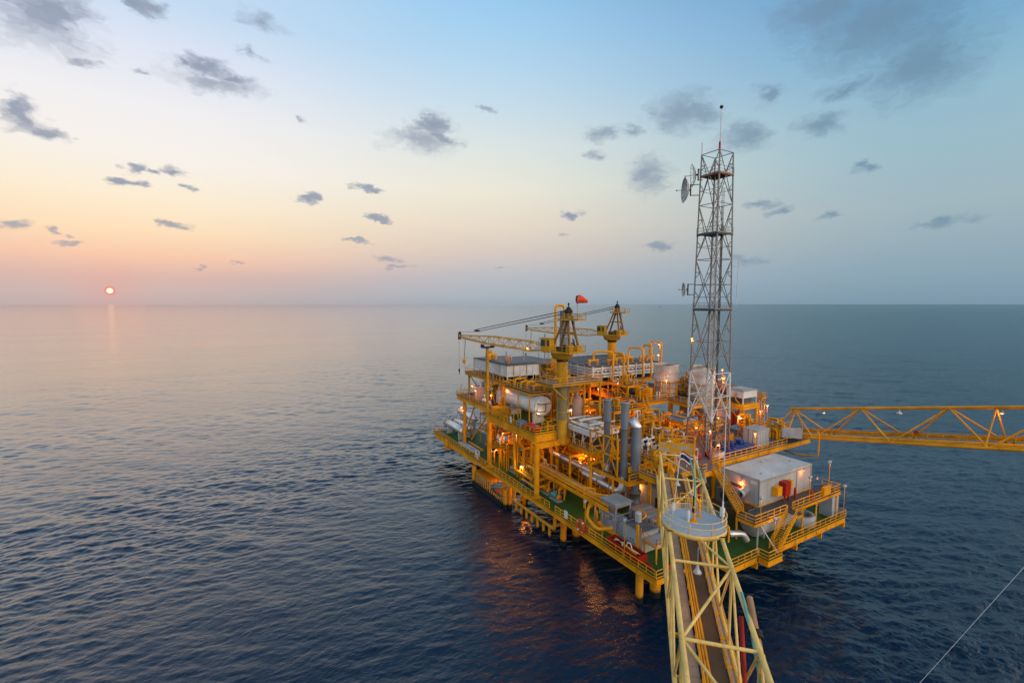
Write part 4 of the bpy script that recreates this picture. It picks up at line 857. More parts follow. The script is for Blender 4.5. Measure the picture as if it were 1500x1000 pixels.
# near corner equipment
gl = thing('gooseneck_pipe', 'bright yellow looped pipe overhanging the deck by the engine', 'pipe', (2.5,14,Z1))
build(MB().pipe([(6.4,17.2,9.6),(2.3,16.6,9.6),(1.6,16.2,8.0),(.8,13.6,7.9),(.6,12.2,7.9),(2.2,10.8,8.3)],.26,12,.9), 'pipe', YEL, gl)
build(MB().cyl((2.6,16.65,9.6),(2.9,16.7,9.6),.42,12).cyl((6.1,17.15,9.6),(6.4,17.2,9.6),.42,12).cyl((2.0,10.95,8.25),(2.25,10.75,8.32),.36,12), 'flange', YEL, gl)
build(MB().beam((4,16.9,Z1),(4,16.9,9.3),.26).beam((2.9,15.2,Z1),(2.9,15.2,9.2),.2).beam((1.6,12.4,Z1),(1.6,12.4,7.7),.2), 'support', YEL, gl)
en = thing('engine_skid', 'grey engine skid with small roofed box on top near the deck edge', 'engine', (4.6,13,Z1))
build(MB().box(3.2,10.2,Z1,7.2,16,Z1+.35), 'base', YEL, en)
build(MB().box(3.8,10.8,Z1+.36,6.4,15.4,8.3).cyl((5,11,8.6),(5,15,8.6),.75,14).cyl((4.2,11.6,8.5),(4.2,12.6,8.5),.5,12).cyl((4.2,13.4,8.5),(4.2,14.4,8.5),.5,12).box(4.4,15.5,7,5.8,15.9,8.8), 'engine_block', GREY, en)
for (x, y) in ((3.6,11.6),(3.6,14.6),(6.6,11.6),(6.6,14.6)): build(MB().beam((x,y,Z1+.36),(x,y,11.3),.14), 'post', GALV, en)
build(MB().beam((3.6,11.6,9.5),(3.6,16.6,9.5),.14).beam((3.6,11.6,9.5),(6.6,11.6,9.5),.14).beam((3.6,11.6,10.4),(3.6,14.6,10.4),.1).beam((3.6,16.6,Z1),(3.6,16.6,9.5),.12), 'frame', GALV, en)
build(MB().prism([(3.3,11.3),(6.9,11.3),(6.9,14.9),(3.3,14.9)],11.3,11.45).box(3.5,11.5,10.75,6.7,14.7,11.28), 'roof_box', GREY, en)
cbx = thing('panel_enclosure', 'tall pale grey panel enclosure with ribbed top edge by the deck railing', 'enclosure', (4.5,7.4,Z1))
build(MB().box(2.9,5.4,Z1+.1,6.2,9.2,9.5), 'body', SHELL, cbx); build(MB().box(2.8,5.3,9.52,6.3,9.3,9.7).box(3.0,9.25,Z1+.1,5.8,10.1,9.3), 'top_frame', GREY, cbx)
for k in range(9): build(MB().box(2.86,5.5+k*.42,9.7,6.1,5.62+k*.42,9.86), 'rib', DGREY, cbx)
build(MB().cyl((2.86,7.6,7.9),(2.86,7.6,8.2),.05,6).cyl((2.86,7.1,7.9),(2.86,7.1,8.2),.05,6), 'handle', DARK, cbx)
build(MB().cyl((5.0,8.2,9.8),(5.0,8.2,11.0),.5,14).ball((5.0,8.2,11.0),.5), 'filter_dome', GALV, cbx)
rdn = thing('radiator_bank', 'dark ribbed radiator bank behind the grey enclosure', 'radiator', (8.2,8.6,Z1))
build(MB().box(6.7,6.6,Z1,10.2,12.2,9.9), 'casing', DGREY, rdn)
for k in range(5): build(MB().box(6.6,6.7+k*1.12,Z1+.2,10.25,7.5+k*1.12,10.15), 'fin_block', GREY if k % 2 else PINK, rdn)
build(MB().pipe([(6.3,9.8,Z1+.1),(6.3,9.8,10.9),(6.3,8.2,10.9),(6.0,7.6,10.7),(5.4,7.8,10.2)],.14,8,.4), 'coolant_pipe', YEL, rdn)
lp = thing('access_platform', 'small yellow access platform with ladder and grey floor by the bridge', 'platform', (3.8,3.9,Z1))
build(MB().box(2.7,2.5,9.0,6.4,5.0,9.1), 'floor', BLUEGREY, lp); build(MB().ibeam((2.7,2.55,8.85),(6.4,2.55,8.85),.15,.3).ibeam((2.75,2.5,8.85),(2.75,5.0,8.85),.15,.3), 'frame', YEL, lp)
build(MB().rail([(2.7,4.9,9.1),(2.7,2.5,9.1),(6.4,2.5,9.1)]), 'railing', YEL, lp)
for (x, y) in ((2.8,2.6),(6.2,2.6),(2.8,4.8)): build(MB().beam((x,y,Z1),(x,y,8.7),.18), 'leg', YEL, lp)
build(MB().ladder((2.2,5.2,Z1),4.4,(0,1,0),.6).beam((2.3,5.7,Z1),(2.3,5.7,11),.34), 'ladder', YEL, lp)
sk = thing('scrap_skip', 'long red open skip holding scrap pipes by the deck railing', 'skip', (1.1,6.8,Z1))
build(MB().box(.5,3.6,Z1+.1,1.9,9.9,Z1+.2).box(.4,3.5,Z1+.1,.5,10,Z1+1.3).box(1.9,3.5,Z1+.1,2.0,10,Z1+1.3).box(.5,3.5,Z1+.2,1.9,3.6,Z1+1.3).box(.5,9.9,Z1+.2,1.9,10,Z1+1.3), 'body', RED, sk)
build(MB().cyl((.8,4.4,Z1+1.15),(1.4,9.2,Z1+1.2),.13,8).cyl((1.4,4.2,Z1+1.0),(.9,7.6,Z1+1.4),.1,8), 'yellow_scrap', YEL, sk)
build(MB().pipe([(1.0,6.6,Z1+1.1),(1.1,6.4,Z1+1.9),(1.2,5.9,Z1+1.9),(1.2,5.6,Z1+1.2)],.09,6), 'white_scrap', WHITE, sk)
for (p_, q_, r_) in (((.9,8.9,Z1+1.2),(.8,8.1,Z1+1.6),.09),((1,5.2,Z1+1.3),(1,4.2,Z1+1.3),.08),((.9,7.2,Z1+1.1),(.9,7.2,Z1+1.6),.16)): build(MB().cyl(p_,q_,r_,8), 'white_scrap', WHITE, sk)
lr = thing('life_ring', 'orange lifebuoy with white bands hanging on the outer railing', 'lifebuoy', (-.12,15.6,7.0))
m = MB(); P = []
for a in range(33):
    w = 2*math.pi*a/32; P.append((-.16, 15.6+.75*math.cos(w), 7.15+1.0*math.sin(w)))
build(m.pipe(P,.2,10,.05,False), 'ring', ORED, lr)
for a in range(4):
    w = math.pi/4+a*math.pi/2; c = Vector((-.16,15.6+.75*math.cos(w),7.15+1.0*math.sin(w))); d = Vector((0,-.75*math.sin(w),1.0*math.cos(w))).normalized()*.1
    build(MB().cyl(c-d,c+d,.215,10), 'band', WHITE, lr)
build(MB().lathe((.25,14.6,Z1),(0,0,1),[(.2,0),(.2,1.2),(.1,1.4),(.05,1.5)],10), 'fire_extinguisher', RED, None, label='red extinguisher on the deck just right of the lifebuoy', cat='extinguisher')
build(MB().box(-.06,19.2,6.75,-.02,20.1,8.1), 'notice_board', WHITE, None, label='white notice board on the railing left of the lifebuoy', cat='sign')
build(MB().box(-.06,53.2,6.8,-.02,54.1,8.3), 'notice_board', WHITE, None, label='white notice board on the railing by the corner column', cat='sign')
build(MB().box(.3,1.1,6.9,.36,2.2,7.9).box(2.0,.02,6.9,3.4,.06,7.9), 'warning_sign', RED, None, label='red warning board with a white figure at the near deck corner', cat='sign')
# control building under the main deck
cbd = thing('control_building', 'pale grey control building with a dark door under the main deck', 'building', (18,16,Z1))
build(MB().box(14.6,9.0,Z1,22,21.5,10.9), 'wall', SHELL, cbd); build(MB().box(14.4,8.8,10.92,22.2,21.7,11.1), 'roof', GREY, cbd)
dd = build(MB().box(14.5,12.0,Z1+.1,14.58,13.7,9.4), 'door', DARK, cbd); build(MB().box(14.46,12.4,8.2,14.49,12.9,8.8), 'door_pane', WHITE, dd)
build(MB().box(14.54,17.4,8.6,14.59,18.4,10.0), 'window', GLASS, cbd)
build(MB().rail([(13.2,10,Z1),(13.2,21,Z1)],h=1.6), 'railing', YEL, cbd)
# ------------------------------------------------------------------ white shelter at the right and what stands round it
sh_ = thing('equipment_shelter', 'large pale grey box shelter with stained flat roof at the right corner', 'shelter', (30.5,4,11.0))
build(MB().box(23.0,.6,11.05,37.6,6.9,15.2), 'wall', SHELL, sh_)
build(MB().box(22.9,.5,15.21,37.7,7.0,15.32), 'roof', paint('stained_roof', (.50,.55,.54), .6, dirt=(.36,.17,.06), amt=.9, scale=.7, streak=False), sh_)
for k in range(1,7): build(MB().box(23+k*2.1-.03,.57,11.1,23+k*2.1+.03,.60,15.2), 'panel_seam', SHELL, sh_)
dr = build(MB().box(22.93,3.6,11.1,22.99,5.6,13.4), 'door', DGREY, sh_)
build(MB().lathe((22.98,2.6,13.2),(-1,0,-.25),[(.55,0),(.55,1.5),(.7,1.6),(.7,1.9),(.5,1.95)],14), 'vent_hood', GALV, sh_)
build(MB().pipe([(22.9,3.1,15.0),(22.85,3.1,14.0),(22.85,1.2,14.0),(22.85,1.2,11.2)],.05,6,.1).cyl((33.2,.5,11.1),(33.2,.5,15.0),.05,6).cyl((23.2,.52,14.9),(37.4,.52,14.9),.05,6), 'conduit', GREY, sh_)
for x in (22.9, 37.48): build(MB().box(x,.5,11.06,x+.22,.72,15.2), 'corner_post', GREY, sh_)
for (x, y) in ((25.5,2),(31,5.4),(35.6,3)): build(MB().cyl((x,y,15.32),(x,y,15.5),.18,10), 'roof_vent', GREY, sh_)
build(MB().box(22.94,.9,14.3,22.99,2.0,14.8), 'number_plate', WHITE, sh_)
fp = thing('fire_cabinet', 'tall red cabinet on the front of the white shelter', 'cabinet', (28.9,.2,11))
build(MB().box(28.2,-.5,11.9,29.7,.55,14.1), 'body', RED, fp); build(MB().box(28.3,-.54,12.0,28.92,-.5,14.0).box(28.98,-.54,12.0,29.6,-.5,14.0), 'doors', RED, fp)
build(MB().box(28.3,-.4,11.0,28.5,-.2,11.9).box(29.4,-.4,11,29.6,-.2,11.9), 'leg', RED, fp)
build(MB().box(26.3,-.35,12.2,27.6,.55,13.6).box(26.4,-.39,12.3,27.5,-.35,13.5), 'battery_box', YEL, None, label='yellow box on the shelter wall left of the red cabinet', cat='box')
build(MB().box(30.1,-.2,12.4,30.9,.55,14.0).box(30.2,-.24,12.5,30.8,-.2,13.9), 'junction_box', YEL, None, label='yellow box on the shelter wall right of the red cabinet', cat='box')
for (x, z, lb) in ((31.2,11.0,'red extinguisher standing right of the red cabinet'),(32.6,11.0,'red extinguisher on the walkway beyond the stair head')):
    build(MB().lathe((x,-.4 if x < 32 else -2.2,z),(0,0,1),[(.2,0),(.2,1.5),(.1,1.7),(.05,1.9)],10), 'fire_extinguisher', RED, None, label=lb, cat='extinguisher')
build(MB().box(35.2,-2.75,11.3,37.4,-2.35,12.7).box(35.3,-2.8,11.4,37.3,-2.75,12.6), 'control_box', YEL, None, label='yellow box hung on the walkway railing at the right', cat='box')
build(MB().box(39.3,-2.2,Z1,41.4,-.2,10.2).box(39.2,-2.3,10.2,41.5,-.1,10.3), 'locker', BLUEGREY, None, label='blue grey locker on the green deck at the far right corner', cat='locker')
tkl = thing('water_tank', 'pale grey flat ended tank under the white shelter', 'tank', (25.5,.5,Z1))
build(MB().lathe((21.2,.6,8.7),(1,0,0),[(.02,0),(1.9,.02),(1.95,.1),(1.95,8.8),(1.9,8.9),(.02,8.92)],26), 'shell', SHELL, tkl); build(MB().box(22.6,-.6,Z1,23.0,1.8,7.4).box(28,-.6,Z1,28.4,1.8,7.4), 'saddle', GREY, tkl)
ht = thing('round_hatch', 'round grey drum hatch on the green deck below the walkway', 'hatch', (33,-1.2,Z1))
build(MB().lathe((33,-.6,Z1),(0,0,1),[(2.0,0),(2.0,1.6),(1.2,1.62),(1.2,1.2),(.02,1.2)],22), 'drum', GREY, ht)
vd = thing('vent_duct', 'silver curved vent duct below the left end of the walkway', 'duct', (17,-.5,Z1))
build(MB().pipe([(15.4,.3,8.7),(17.3,-.6,8.7),(17.9,-.9,7.6)],.46,16,1.0).cyl((15.6,.2,8.7),(15.8,.1,8.7),.52,16), 'duct', SILV, vd)
build(MB().pipe([(15.6,1.8,10.4),(14.0,-.6,10.4),(14.0,-.6,8.2)],.13,8,.2).cyl((15.4,1.2,10.3),(15.4,1.2,Z1),.1,8), 'pipe', YEL, vd)
build(MB().box(11.6,2.6,Z1,16.8,6.8,8.2).box(12.0,3.0,8.2,15,6,9.0), 'dark_machine', RUSTD, None, label='dark machine in the shade below the bridge end', cat='machine')
b = thing('compressor', 'dark box compressor with round fan under the long stair', 'compressor', (19.8,3.6,11))
build(MB().box(19.4,2.6,11.0,22.3,5.6,13.2), 'casing', DGREY, b); build(MB().lathe((19.36,4.0,12.2),(-1,0,0),[(.02,.02),(.6,.02),(.7,0),(.75,.06)],16), 'fan', DARK, b)
build(MB().box(18.6,1.2,10.2,22.6,6.2,10.95), 'base', RUSTD, b)
for (x, y) in ((18.9,1.5),(22.3,1.5),(18.9,5.9),(22.3,5.9)): build(MB().beam((x,y,Z1),(x,y,10.2),.22), 'leg', YEL, b)
for (x, y) in ((23.4,1),(37,1),(23.4,6.4),(37,6.4),(30,6.4)): build(MB().beam((x,y,Z1),(x,y,10.98),.3), 'shelter_leg', YEL, sh_)
build(MB().box(22.8,.4,10.75,37.8,7.1,11.04), 'skid', YEL, sh_)
# drums on the main deck
d0 = thing('steel_drum', 'blue drums in a crowd beside the radio tower foot', 'drum', (27,8.9,Z2), 'blue drums on the main deck')
build(MB().lathe((27,8.9,Z2),(0,0,1),[(.02,0),(.29,0),(.30,.02),(.29,.3),(.305,.33),(.29,.36),(.29,.58),(.305,.61),(.29,.64),(.30,.9),(.28,.88),(.02,.88)],14), 'barrel', BLUE, d0)
build(MB().cyl((27.14,8.9,Z2+.88),(27.14,8.9,Z2+.91),.04,6), 'bung', WHITE, d0)
rr = random.Random(5); nb = 0
for i in range(12):
    for j in range(5):
        if (i, j) == (0, 0) or rr.random() < .12: continue
        z = Z2 + (.93 if (i % 4 < 2 and j in (2,3)) else 0)
        if z > Z2: dup(d0, (27+i*.68+rr.uniform(-.05,.05), 8.9+j*.66, Z2), 'blue drums in a crowd beside the radio tower foot')
        dup(d0, (27+i*.68+rr.uniform(-.05,.05), 8.9+j*.66+rr.uniform(-.04,.04), z), 'blue drums in a crowd beside the radio tower foot')
r0 = thing('steel_drum', 'red drums standing left of the radio tower foot', 'drum', (20.4,10.4,Z2), 'red drums on the main deck')
build(MB().lathe((20.4,10.4,Z2),(0,0,1),[(.02,0),(.29,0),(.30,.02),(.29,.3),(.305,.33),(.29,.36),(.29,.58),(.305,.61),(.29,.64),(.30,.9),(.28,.88),(.02,.88)],14), 'barrel', RED, r0)
build(MB().cyl((20.54,10.4,Z2+.88),(20.54,10.4,Z2+.91),.04,6), 'bung', WHITE, r0)
for (x, y) in ((21.1,10.3),(21.8,10.9),(20.7,11.1),(21.4,11.6),(20.1,11.7),(22.0,12.2),(20.9,12.5),(23.4,10.2),(23.9,10.9)): dup(r0, (x,y,Z2), 'red drums standing left of the radio tower foot')
gb = thing('site_container', 'plain grey box container beside the blue drums', 'container', (37.5,10.4,Z2))
build(MB().box(35.6,9.0,Z2+.1,39.2,11.8,19.2), 'body', GALV, gb); build(MB().box(35.5,8.9,19.21,39.3,11.9,19.32), 'roof', GREY, gb); build(MB().box(35.58,9.9,Z2+.3,35.6,10.0,19.1).box(35.55,10.8,Z2+.3,35.59,10.9,19.1), 'door_bar', DGREY, gb)
for k in range(7): build(MB().box(35.9+k*.5,8.96,Z2+.3,36.0+k*.5,9.0,19.0), 'rib', GREY, gb)
# pallets and boxes at the tower foot
for (x, y, h, m, lb) in ((24.6,9.2,1.2,WHITE,'white tote on the main deck in front of the tower foot'),(19.4,14.6,1.4,GREY,'grey box left behind the red drums'),(31,14.5,2.2,TAN,'tan crate behind the blue drums'),(34.4,14.2,1.8,ORA,'orange lit machine behind the blue drums'),(40.9,13.2,2.0,GREY,'grey box between container and bridge landing')):
    t = thing('deck_box', lb, 'box', (x,y,Z2)); build(MB().box(x-.8,y-.7,Z2+.12,x+.8,y+.7,Z2+h), 'body', m, t); build(MB().box(x-.85,y-.75,Z2+h,x+.85,y+.75,Z2+h+.08), 'lid', DGREY, t)
    for sx in (-.65, .65): build(MB().box(x+sx-.15,y-.7,Z2,x+sx+.15,y+.7,Z2+.12), 'skid', DGREY, t)
# small roofed frame with grey top beside the stair
tf = thing('cooling_unit', 'grey framed cooling unit on a tall yellow stand beside the steep stair', 'cooling unit', (27.5,20,Z2))
build(MB().box(26.0,17.8,20.1,30.2,21.4,20.6), 'casing', BLUEGREY, tf)
for k in range(4): build(MB().box(26.3+k*1.0,18.1,20.61,26.9+k*1.0,21.1,20.72), 'louvre', DGREY if k != 1 else YEL, tf)
for (x, y) in ((26.2,18),(30,18),(26.2,21.2),(30,21.2)): build(MB().beam((x,y,Z2),(x,y,20.1),.22), 'leg', YEL, tf)
build(MB().ibeam((26,17.9,19.8),(30.2,17.9,19.8),.2,.4).ibeam((26.1,17.8,19.8),(26.1,21.4,19.8),.2,.4).beam((26.2,18,17.5),(28.6,18,19.7),.14), 'beam', YEL, tf)
build(MB().pipe([(24.4,17.2,19.2),(36.8,17.2,19.2),(36.8,20,19.2)],.28,10,1.2).pipe([(24.8,16.6,18.6),(38,16.6,18.6),(38,20,18.6)],.2,10,1), 'bend_pipes', YELD, None, label='pair of long yellow pipes passing behind the radio tower', cat='pipes')
uf = thing('valve_stand', 'yellow valve frame with small gauges on the upper deck by the stair head', 'frame', (30,30,Z3))
build(MB().rail([(27.2,29.4,Z3),(30.4,29.4,Z3),(30.4,33,Z3)],h=2.4,step=1.1).pipe([(27.4,30.4,Z3),(27.4,30.4,24.6),(29.6,30.4,24.6),(29.6,30.4,Z3)],.2,8).box(29,30.8,Z3,31.6,33.4,24.2), 'frame', YEL, uf)
build(MB().ball((28.2,29.8,25.0),.3).ball((27.5,30.0,24.5),.22), 'gauge', LBLUE, uf); build(MB().cyl((30.9,29.0,Z3),(30.9,29.0,23.7),.18,8).cyl((31.7,29.0,Z3),(31.7,29.0,23.6),.15,8), 'white_vent', WHITE, uf)

# ------------------------------------------------------------------ cranes
OLIVE = paint('olive_grime', (.24,.20,.10), .6, dirt=(.12,.09,.05), amt=.6)
AFR = paint('grimy_crane_steel', (.26,.13,.018), .55, dirt=(.05,.03,.015), amt=.8)
def crane(px, py, z0, ztop, bdir, blen, btip, name_label, r=1.0, cabside=-1, detail=True, acol=None):
    """pedestal crane: pedestal, slewing cone, machinery deck, cab, leaning A-frame with a railed top, lattice boom, stay ropes, hooks"""
    t = thing('pedestal_crane', name_label, 'crane', (px,py,z0))
    bd = Vector((bdir[0],bdir[1],0)).normalized(); sd = Vector((bd.y,-bd.x,0)); O = Vector((px,py,0))
    def P(a, s, z): return O + bd*a + sd*s + Vector((0,0,z))
    build(MB().cyl((px,py,z0),(px,py,ztop-1.8),r,24).lathe((px,py,ztop-5.6),(0,0,1),[(r,0),(r*1.06,.02),(r*1.06,.3),(r,.32)],24), 'pedestal', YELD if z0 < 20 else YEL, t)
    if z0 < 20:
        build(MB().cyl((px,py,z0+4.4),(px,py,27.1),r*1.03,24), 'pedestal_sleeve', OLIVE, t)
        b = MB()
        for z in (z0+4.3, 22.0, 24.6, 29.4): b.cyl((px,py,z),(px,py,z+.16),r*1.12,24)
        build(b, 'ring_flange', YELD, t)
        build(MB().ladder((px-.2,py-r-.22,28.0),4.2,(1,0,0),.5), 'ladder', YELD, t)
        build(MB().cyl((px+r+.5,py+.3,z0),(px+r+.5,py+.3,27.2),.42,14).cyl((px-r-.2,py-.3,z0),(px-r-.2,py-.3,27.0),.12,8), 'riser_pipe', OLIVE, t)
    build(MB().lathe((px,py,ztop-1.95),(0,0,1),[(r*1.05,0),(r*1.15,.05),(r*1.15,.35),(r*1.0,.4)],24), 'slew_ring', DARK, t)
    build(MB().lathe((px,py,ztop-1.5),(0,0,1),[(r*1.3,0),(r*1.8,.12),(r*2.1,.95),(r*2.15,1.25),(.05,1.3)],24), 'turntable', YELD, t)
    b = MB(); c = [P(-3.6,-2.6,0),P(3.0,-2.6,0),P(3.0,2.6,0),P(-3.6,2.6,0)]
    b.prism([(v.x,v.y) for v in c][::-1] if False else [(v.x,v.y) for v in c], ztop-.2, ztop-.02)
    build(b, 'machinery_deck', YELD, t)
    build(MB().rail([P(-3.5,-2.5,ztop),P(2.9,-2.5,ztop)],r=.05).rail([P(-3.5,2.5,ztop),P(-3.5,-2.5,ztop)],r=.05).rail([P(-3.5,2.5,ztop),P(.2,2.5,ztop)],r=.05), 'railing', YELD, t)
    # winch drums, motor, housings
    w_ = build(MB().cyl(P(-1.6,-1.2,ztop+.6),P(-1.6,1.2,ztop+.6),.55,14).cyl(P(-1.6,-1.3,ztop+.6),P(-1.6,-1.2,ztop+.6),.8,14).cyl(P(-1.6,1.2,ztop+.6),P(-1.6,1.3,ztop+.6),.8,14).cyl(P(.2,-1.2,ztop+.5),P(.2,1.0,ztop+.5),.45,12), 'winch', DARK, t)
    build(MB().beam(P(-3.2,-1.4,ztop+.7),P(-2.4,-1.4,ztop+.7),1.4,1.4), 'motor_housing', YELD, t); build(MB().beam(P(-3.2,1.2,ztop+.6),P(-2.3,1.2,ztop+.6),1.5,1.2), 'motor_housing', YELD, t)
    build(MB().pipe([P(-2.6,.2,ztop),P(-2.6,.2,ztop+2.0),P(-2.2,.2,ztop+2.3)],.14,8,.3).pipe([P(-2.2,.6,ztop),P(-2.2,.6,ztop+1.6),P(-1.6,.6,ztop+1.6)],.1,8,.2), 'exhaust_pipe', DARK, t)
    # cab on the boom side
    cx = 1.95*cabside
    cb = build(MB().beam(P(.9,cx,ztop+1.2),P(3.1,cx,ztop+1.2),1.5,2.4).beam(P(.8,cx,ztop+2.46),P(3.3,cx,ztop+2.46),1.6,.1), 'cab', YELD, t)
    build(MB().beam(P(3.11,cx,ztop+1.5),P(3.14,cx,ztop+1.5),1.2,1.3).beam(P(2.0,cx+.77*cabside,ztop+1.6),P(3.0,cx+.77*cabside,ztop+1.6),.03,1.2).beam(P(1.0,cx+.77*cabside,ztop+1.6),P(1.5,cx+.77*cabside,ztop+1.6),.03,1.1), 'window', GLASS, cb)
    # A-frame
    at = ztop + 7.4; A = MB()
    for s in (-1, 1):
        A.beam(P(1.6,s*1.35,ztop),P(-1.3,s*.35,at),.34,.34); A.beam(P(-2.9,s*1.5,ztop),P(-1.5,s*.4,at),.32,.32)
        A.beam(P(.2,s*.9,ztop+3.5),P(-2.2,s*.95,ztop+3.5),.18)
    A.beam(P(.3,-.9,ztop+3.4),P(.3,.9,ztop+3.4),.2).beam(P(-2.2,-.9,ztop+3.4),P(-2.2,.9,ztop+3.4),.2).beam(P(-1.0,-.6,ztop+5.6),P(-1.0,.6,ztop+5.6),.2)
    A.ladder(P(-2.6,0,ztop),6,(sd.x,sd.y,0))
    build(A, 'a_frame', AFR, t)
    q = [P(-4.4,-1.3,0),P(.0,-1.3,0),P(.0,1.3,0),P(-4.4,1.3,0)]
    build(MB().prism([(v.x,v.y) for v in q], at-1.55, at-1.42).rail([(v.x,v.y,at-1.42) for v in q],closed=True,r=.045,step=1.5), 'top_platform', YELD, t)
    build(MB().cyl(P(-1.4,-.7,at+.1),P(-1.4,.7,at+.1),.45,14).beam(P(-1.4,0,at-.6),P(-1.4,0,at+.9),.7,.5).cyl(P(-1.4,0,at+.8),P(-1.4,0,at+1.5),.12,8).ball(P(-1.4,0,at+1.5),.2), 'head_sheave', DARK, t)
    # lattice boom
    F0 = P(2.6,0,ztop+.3); T0 = P(blen,0,btip); ax = (T0-F0).normalized(); up = sd.cross(ax).normalized()
    if up.z < 0: up = -up
    L_ = (T0-F0).length; n = 18; ch = []
    def half(u): return (.18 + .67*min(1, u/.16), .15+.75*min(1, u/.16)) if u < .5 else (.85-.55*max(0,(u-.6)/.4), .9-.65*max(0,(u-.6)/.4))
    for k in range(n+1):
        u = k/n; c = F0+ax*L_*u; hw, hh = half(u); ch.append([c+sd*a*hw+up*(bb*hh) for a, bb in ((-1,-1),(1,-1),(1,1),(-1,1))])
    b = MB(); g = MB()
    for k in range(n):
        for i in range(4): b.cyl(ch[k][i], ch[k+1][i], .10 if i < 2 else .085, 7)
        for i in range(4):
            j = (i+1)%4
            g.cyl(ch[k][i] if k%2 else ch[k][j], ch[k+1][j] if k%2 else ch[k+1][i], .045, 5)
            if k: g.cyl(ch[k][i], ch[k][j], .04, 5)
    bo = build(b, 'boom', YELD, t); build(g, 'boom_lacing', YELD, bo)
    build(MB().beam(ch[n][0]-up*.55,ch[n][0]+up*.9,.08,.3).beam(ch[n][1]-up*.55,ch[n][1]+up*.9,.08,.3).cyl(T0-sd*.16+up*.75,T0+sd*.16+up*.75,.32,12).cyl(T0-sd*.16-up*.4,T0+sd*.16-up*.4,.3,12), 'boom_head', DARK, bo)
    # ropes
    head = P(-1.4,0,at+.35); br_ = F0+ax*L_*.79+up*1.5; r_ = MB()
    for s in (-.3, .3): r_.cyl(head+sd*s, br_+sd*s*.6+up*.5, .05, 5).cyl(head+sd*s-Vector((0,0,.5)), br_+sd*s*.6, .05, 5).cyl(br_+sd*s*.6, T0+up*.9+sd*s*.4, .035, 5)
    build(r_, 'stay_rope', DARK, t); build(MB().beam(br_-ax*.9+up*.25,br_+ax*.5+up*.25,.45,.35), 'bridle', DARK, t)
    dz = 4.6 if detail else 4
    h1 = T0-up*.5-ax*1.6; build(MB().cyl(h1,h1-Vector((0,0,dz)),.03,5).cyl(h1-ax*.5,h1-Vector((0,0,dz)),.03,5).cyl(F0+ax*L_*.92-up*.4,h1-Vector((0,0,dz)),.03,5), 'hoist_rope', DARK, t)
    hb = build(MB().ball(h1-Vector((0,0,dz+.5)),.42,10,1.5).pipe([h1-Vector((0,0,dz+1.0)),h1-Vector((0,0,dz+1.5))+sd*.2,h1-Vector((0,0,dz+1.7))-sd*.15,h1-Vector((0,0,dz+1.4))-sd*.3],.07,6,.1), 'hook_block', YELD, t)
    h2 = T0-up*.4+ax*.25; build(MB().cyl(h2,h2-Vector((0,0,dz*1.6)),.03,5), 'hoist_rope', DARK, t); build(MB().cyl(h2-Vector((0,0,dz*1.6)),h2-Vector((0,0,dz*1.6+.7)),.2,8).pipe([h2-Vector((0,0,dz*1.6+.7)),h2-Vector((0,0,dz*1.6+1.1))+sd*.15,h2-Vector((0,0,dz*1.6+1.3))-sd*.1],.06,6,.1), 'hook', DARK, t)
    return t, P
c1, P1 = crane(6.5, 30, Z2+.1, 33.6, (-8.0,27.9), 30.2, 35.0, 'near yellow pedestal crane with its boom lowered onto the post')
c2, P2 = crane(40.5, 53.9, 24.65, 34.2, (-9.6,27), 29.5, 34.9, 'far yellow pedestal crane rising behind the white cooler', r=1.1)
wsk = thing('windsock', 'orange red windsock on a thin pole beside the near crane head', 'windsock', P1(-2.8,.8,39.6))
q = P1(-2.8,.8,0); build(MB().cyl((q.x,q.y,39.7),(q.x,q.y,43.6),.05,6).lathe((q.x,q.y,43.2),(RT.x,RT.y,0),[(.05,-.02),(.72,0),(.72,.06),(.7,.06),(.05,.05)],14), 'pole', GREY, wsk)
m = MB(); k_ = 14; pr = [(.75,0,0),(.80,.45,.10),(.70,.95,.02),(.52,1.45,-.14),(.36,1.85,-.26),(.28,2.1,-.32)]
dR = (RT*.96+FW*.28).normalized(); dP = Vector((-dR.y,dR.x,0)); V = []
for (r, d, z) in pr:
    for i in range(k_):
        w = 2*math.pi*i/k_; V.append(Vector((q.x,q.y,43.3+z)) + dR*(d-.1) + dP*r*math.cos(w)*.9 + Vector((0,0,r*math.sin(w))))
m.add(V, [(i*k_+j, i*k_+(j+1)%k_, (i+1)*k_+(j+1)%k_, (i+1)*k_+j) for i in range(len(pr)-1) for j in range(k_)], True)
build(m, 'sock', ORED, wsk)
vt = thing('tall_exhaust', 'tall ribbed grey exhaust with a yellow pipe loop behind the near crane', 'exhaust stack', (14.4,40.2,Z2))
build(MB().lathe((14.4,40.2,Z2),(0,0,1),[(.95,0),(.95,25),(.8,25),(.8,23.5),(.02,23.5)],20), 'shell', STKG, vt)
for k in range(9): build(MB().cyl((14.4,40.2,24+k*1.9),(14.4,40.2,24.12+k*1.9),1.02,20), 'band', GALV, vt)
build(MB().pipe([(12.7,41.0,Z2),(12.7,41.0,42.2),(14.4,40.2,42.2),(14.4,40.2,40.6)],.28,10,.9), 'pipe_loop', YEL, vt)
build(MB().lathe((12.7,33.4,Z2),(0,0,1),[(1.25,0),(1.25,6.6),(1.1,7.4),(.6,7.9),(.3,8.0),(.3,8.6)],22), 'process_vessel', PINK, None, label='upright pale brown vessel behind the near crane pedestal', cat='vessel')
# small mast and far railings at the back
b = MB(); b.cyl((24.5,62.5,24.6),(24.5,62.5,34.5),.18,8).pipe([(22.8,62.8,24.6),(22.8,62.8,33.2),(24.0,62.8,33.6)],.12,8).cyl((26,63,24.6),(26,63,29),.1,8)
build(b, 'vent_mast', GREY, None, label='thin grey vent mast behind the near crane', cat='vent')

